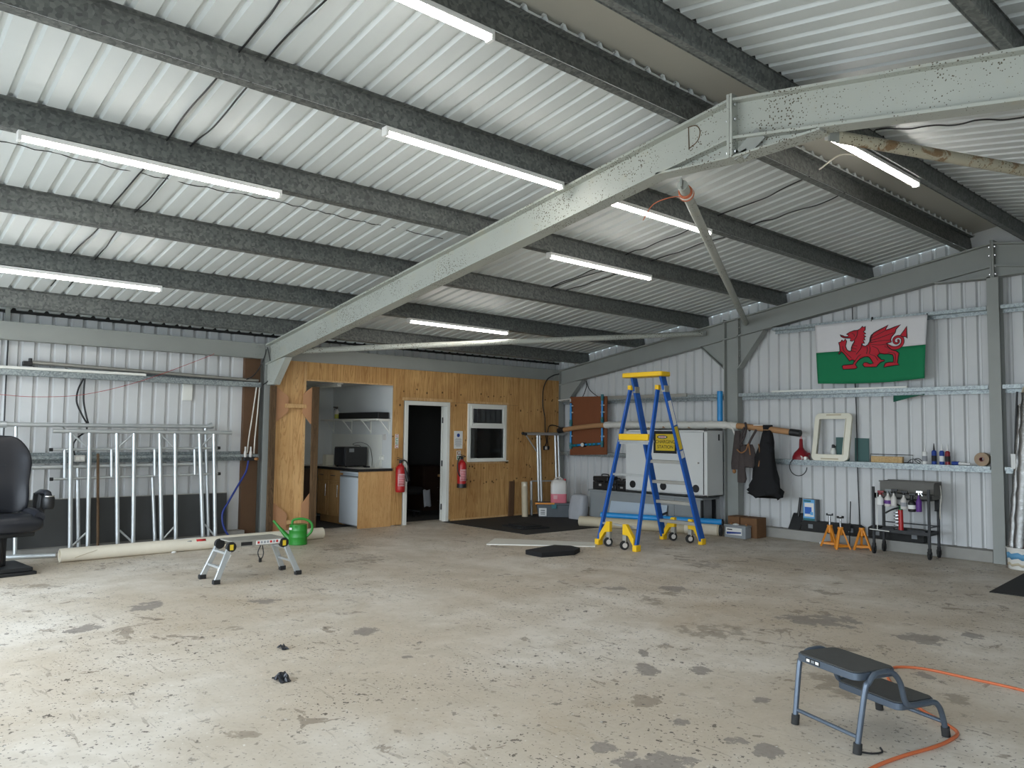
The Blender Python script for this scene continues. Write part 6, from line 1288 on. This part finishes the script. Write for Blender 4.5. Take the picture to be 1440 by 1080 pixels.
b = MB(); b.prism([S(.085,-.001,ZT-.034),S(.185,-.001,ZT-.034),S(.185,-.001,ZT-.010),S(.085,-.001,ZT-.010)],V*-.0015); lb = b.build('maker_label', M['ink_black'], tr)
for u in (.092,.125,.155): b = MB(); b.prism([S(u,-.0026,ZT-.029),S(u+.022,-.0026,ZT-.029),S(u+.022,-.0026,ZT-.015),S(u,-.0026,ZT-.015)],V*-.001); b.build('label_block', M['paper'] if u != .125 else M['shade_grey'], lb)
b = MB(); b.tube(smooth_path([S(LU-.005,.02,.006),S(LU+.03,.06,.005),S(LU+.04,.12,.006),S(LU+.02,.13,.02)],5),.005,6); tag(b.build('cable_tie', M['cable']), 'short black plastic tie on the floor at the foot of the step stool', 'cable tie')
# orange extension cable
b = MB(); z = .008
b.tube(smooth_path([(9.22,-7.5,z),(9.235,-7.2,z),(9.27,-6.98,z),(9.325,-6.75,z),(9.345,-6.58,z),(9.33,-6.45,z),(9.24,-6.36,z),(9.08,-6.24,z),(8.9,-6.05,z),(8.70,-5.78,z),(8.63,-5.56,z),(8.68,-5.45,z),(8.80,-5.39,z),(9.03,-5.386,z),(9.35,-5.392,z),(9.8,-5.5,z),(10.4,-5.7,z)],8),.009,8)
tag(b.build('extension_cable', M['orange_cable'], sharp=60), 'orange extension cable snaking over the floor around the step stool', 'cable')
t = thing('orange_wire_bundle', 'orange and white wires tied round the top of the slanting brace', 'wire', (7.1,-5.7,3.4)); c = Vector((7.12,-5.74,3.545))
d = (Vector((4.16,.02,3.33))-Vector((7.22,-5.93,3.55))).normalized(); e1 = d.orthogonal().normalized(); e2 = d.cross(e1)
for k in range(4): b = MB(); b.tube([c+d*(.025*k)+(e1*math.cos(a)+e2*math.sin(a))*(.05+.003*k) for a in [2*PI*i/18 for i in range(18)]],.007,6,True); b.build('wire_turn', M['orange_cable'] if k != 2 else M['white_cable'], t)
b = MB(); b.tube(smooth_path([c+Vector((0,0,-.05)),c+Vector((-.10,-.05,-.04)),c+Vector((-.25,-.1,-.08)),c+Vector((-.34,-.12,-.2))],5),.004,5); b.build('loose_end', M['orange_cable'], t)

# ------------------------------------------------------------------ wiring under the roof
def slope_cable(label, y, xa, xb, seed, dy=0.0):
    rnd = random.Random(seed); pts = []; n = 26
    for i in range(n+1):
        x = xa+(xb-xa)*i/n; near = min(abs(x-q) for q in (.62,1.98,3.35,4.77,6.10,7.37,8.03,9.52)); pts.append((x, y+dy*i/n+.015*math.sin(i*.9+seed), rz(x,.184)-(.022 if near > .25 else 0)*(.6+.4*math.sin(i*1.7+seed))))
    cable('roof_cable', label, pts, .0065)
slope_cable('black cable running up under the roof sheets above the seat side, straighter of the pair',-9.09,1.0,7.3,1); slope_cable('black cable running up under the roof sheets, slacker of the pair',-8.89,1.0,7.3,4)
slope_cable('black cable under the roof of the far bay, from the first lamp towards the ridge',-3.62,3.4,7.3,2,-.1); slope_cable('second black cable under the roof of the far bay, a little beyond the first',-3.30,3.4,7.3,6,.35)
slope_cable('black cable under the far slope beyond the ridge lamp',-4.4,8.1,10.5,3,.2)
b = MB(); b.tube([(4.12+.02*math.sin(y*3), y, rz(4.12,.19)-.004+(.012 if int((y+10.1)/.175*2) % 2 else 0)) for y in [-11.5+.0875*i for i in range(64)]],.004,5); tag(b.build('thin_wire', M['cable']), 'thin dark wire stretched along under the roof sheets between two purlins', 'wire')
cable('lamp_flex', 'pale flex looping from the ridge lamp on the far slope', [(8.03,-3.35,rz(8.03,-.03)),(7.95,-3.3,rz(8.03,-.02)),(7.8,-3.6,rz(7.8,.1)),(7.65,-4.0,rz(7.65,.14)),(7.45,-4.1,rz(7.45,.05))], .008, 'white_cable')
cable('lamp_flex', 'thin dark flex from the far bay lamp dipping beside its purlin', [(4.77,-3.2,rz(4.77,-.03)),(4.7,-3.12,rz(4.7,-.02)),(4.4,-3.4,rz(4.4,.15)),(4.0,-3.55,rz(4.0,.17)),(3.4,-3.6,rz(3.4,.18))], .007)
# ------------------------------------------------------------------ light, camera
w = bpy.data.worlds.new('sky'); SC.world = w; w.use_nodes = True; bg = w.node_tree.nodes['Background']
bg.inputs['Color'].default_value = (.78,.89,1.0,1); bg.inputs['Strength'].default_value = 9.0
sun = bpy.data.objects.new('sun', bpy.data.lights.new('sun', 'SUN')); COL.objects.link(sun)
sun.data.energy = 6.0; sun.data.angle = .05; sun.data.color = (1,.95,.87); sun.rotation_euler = Vector((-.75,.12,-.95)).to_track_quat('-Z','Y').to_euler()
for x0, x1 in ((.5,6.9),(8.5,14.9)):
    l = bpy.data.lights.new('door_daylight', 'AREA'); l.shape = 'RECTANGLE'; l.size = x1-x0; l.size_y = 3.0; l.cycles.is_portal = True
    o = bpy.data.objects.new('door_daylight', l); COL.objects.link(o); o.location = ((x0+x1)/2, Y0-.05, 1.5); o.rotation_euler = (PI/2, 0, PI)
    o.rotation_euler = Vector((0,1,0)).to_track_quat('-Z','Z').to_euler()
cam = bpy.data.cameras.new('camera'); co = bpy.data.objects.new('camera', cam); COL.objects.link(co)
cam.sensor_fit = 'HORIZONTAL'; cam.sensor_width = 36.0; cam.lens = 36.0*1097.06/1440; cam.clip_start = .05; cam.clip_end = 200
r = Vector((.667672,.744361,.01186)); u = Vector((.038693,-.050608,.997969)); fw = Vector((-.743449,.665857,.062591))
co.matrix_world = Matrix(((r.x,u.x,-fw.x,10.879),(r.y,u.y,-fw.y,-10.992),(r.z,u.z,-fw.z,1.543),(0,0,0,1)))
SC.camera = co
vs = SC.view_settings; vs.view_transform = 'Standard'; vs.look = 'None'; vs.gamma = 1.0; vs.use_curve_mapping = False; vs.exposure = -.12
SC.render.film_transparent = False
SC.cycles.max_bounces = 10; SC.cycles.diffuse_bounces = 6; SC.cycles.glossy_bounces = 4; SC.cycles.transmission_bounces = 6
SC.cycles.sample_clamp_indirect = 6.0; SC.cycles.use_denoising = True; SC.cycles.caustics_reflective = False; SC.cycles.caustics_refractive = False
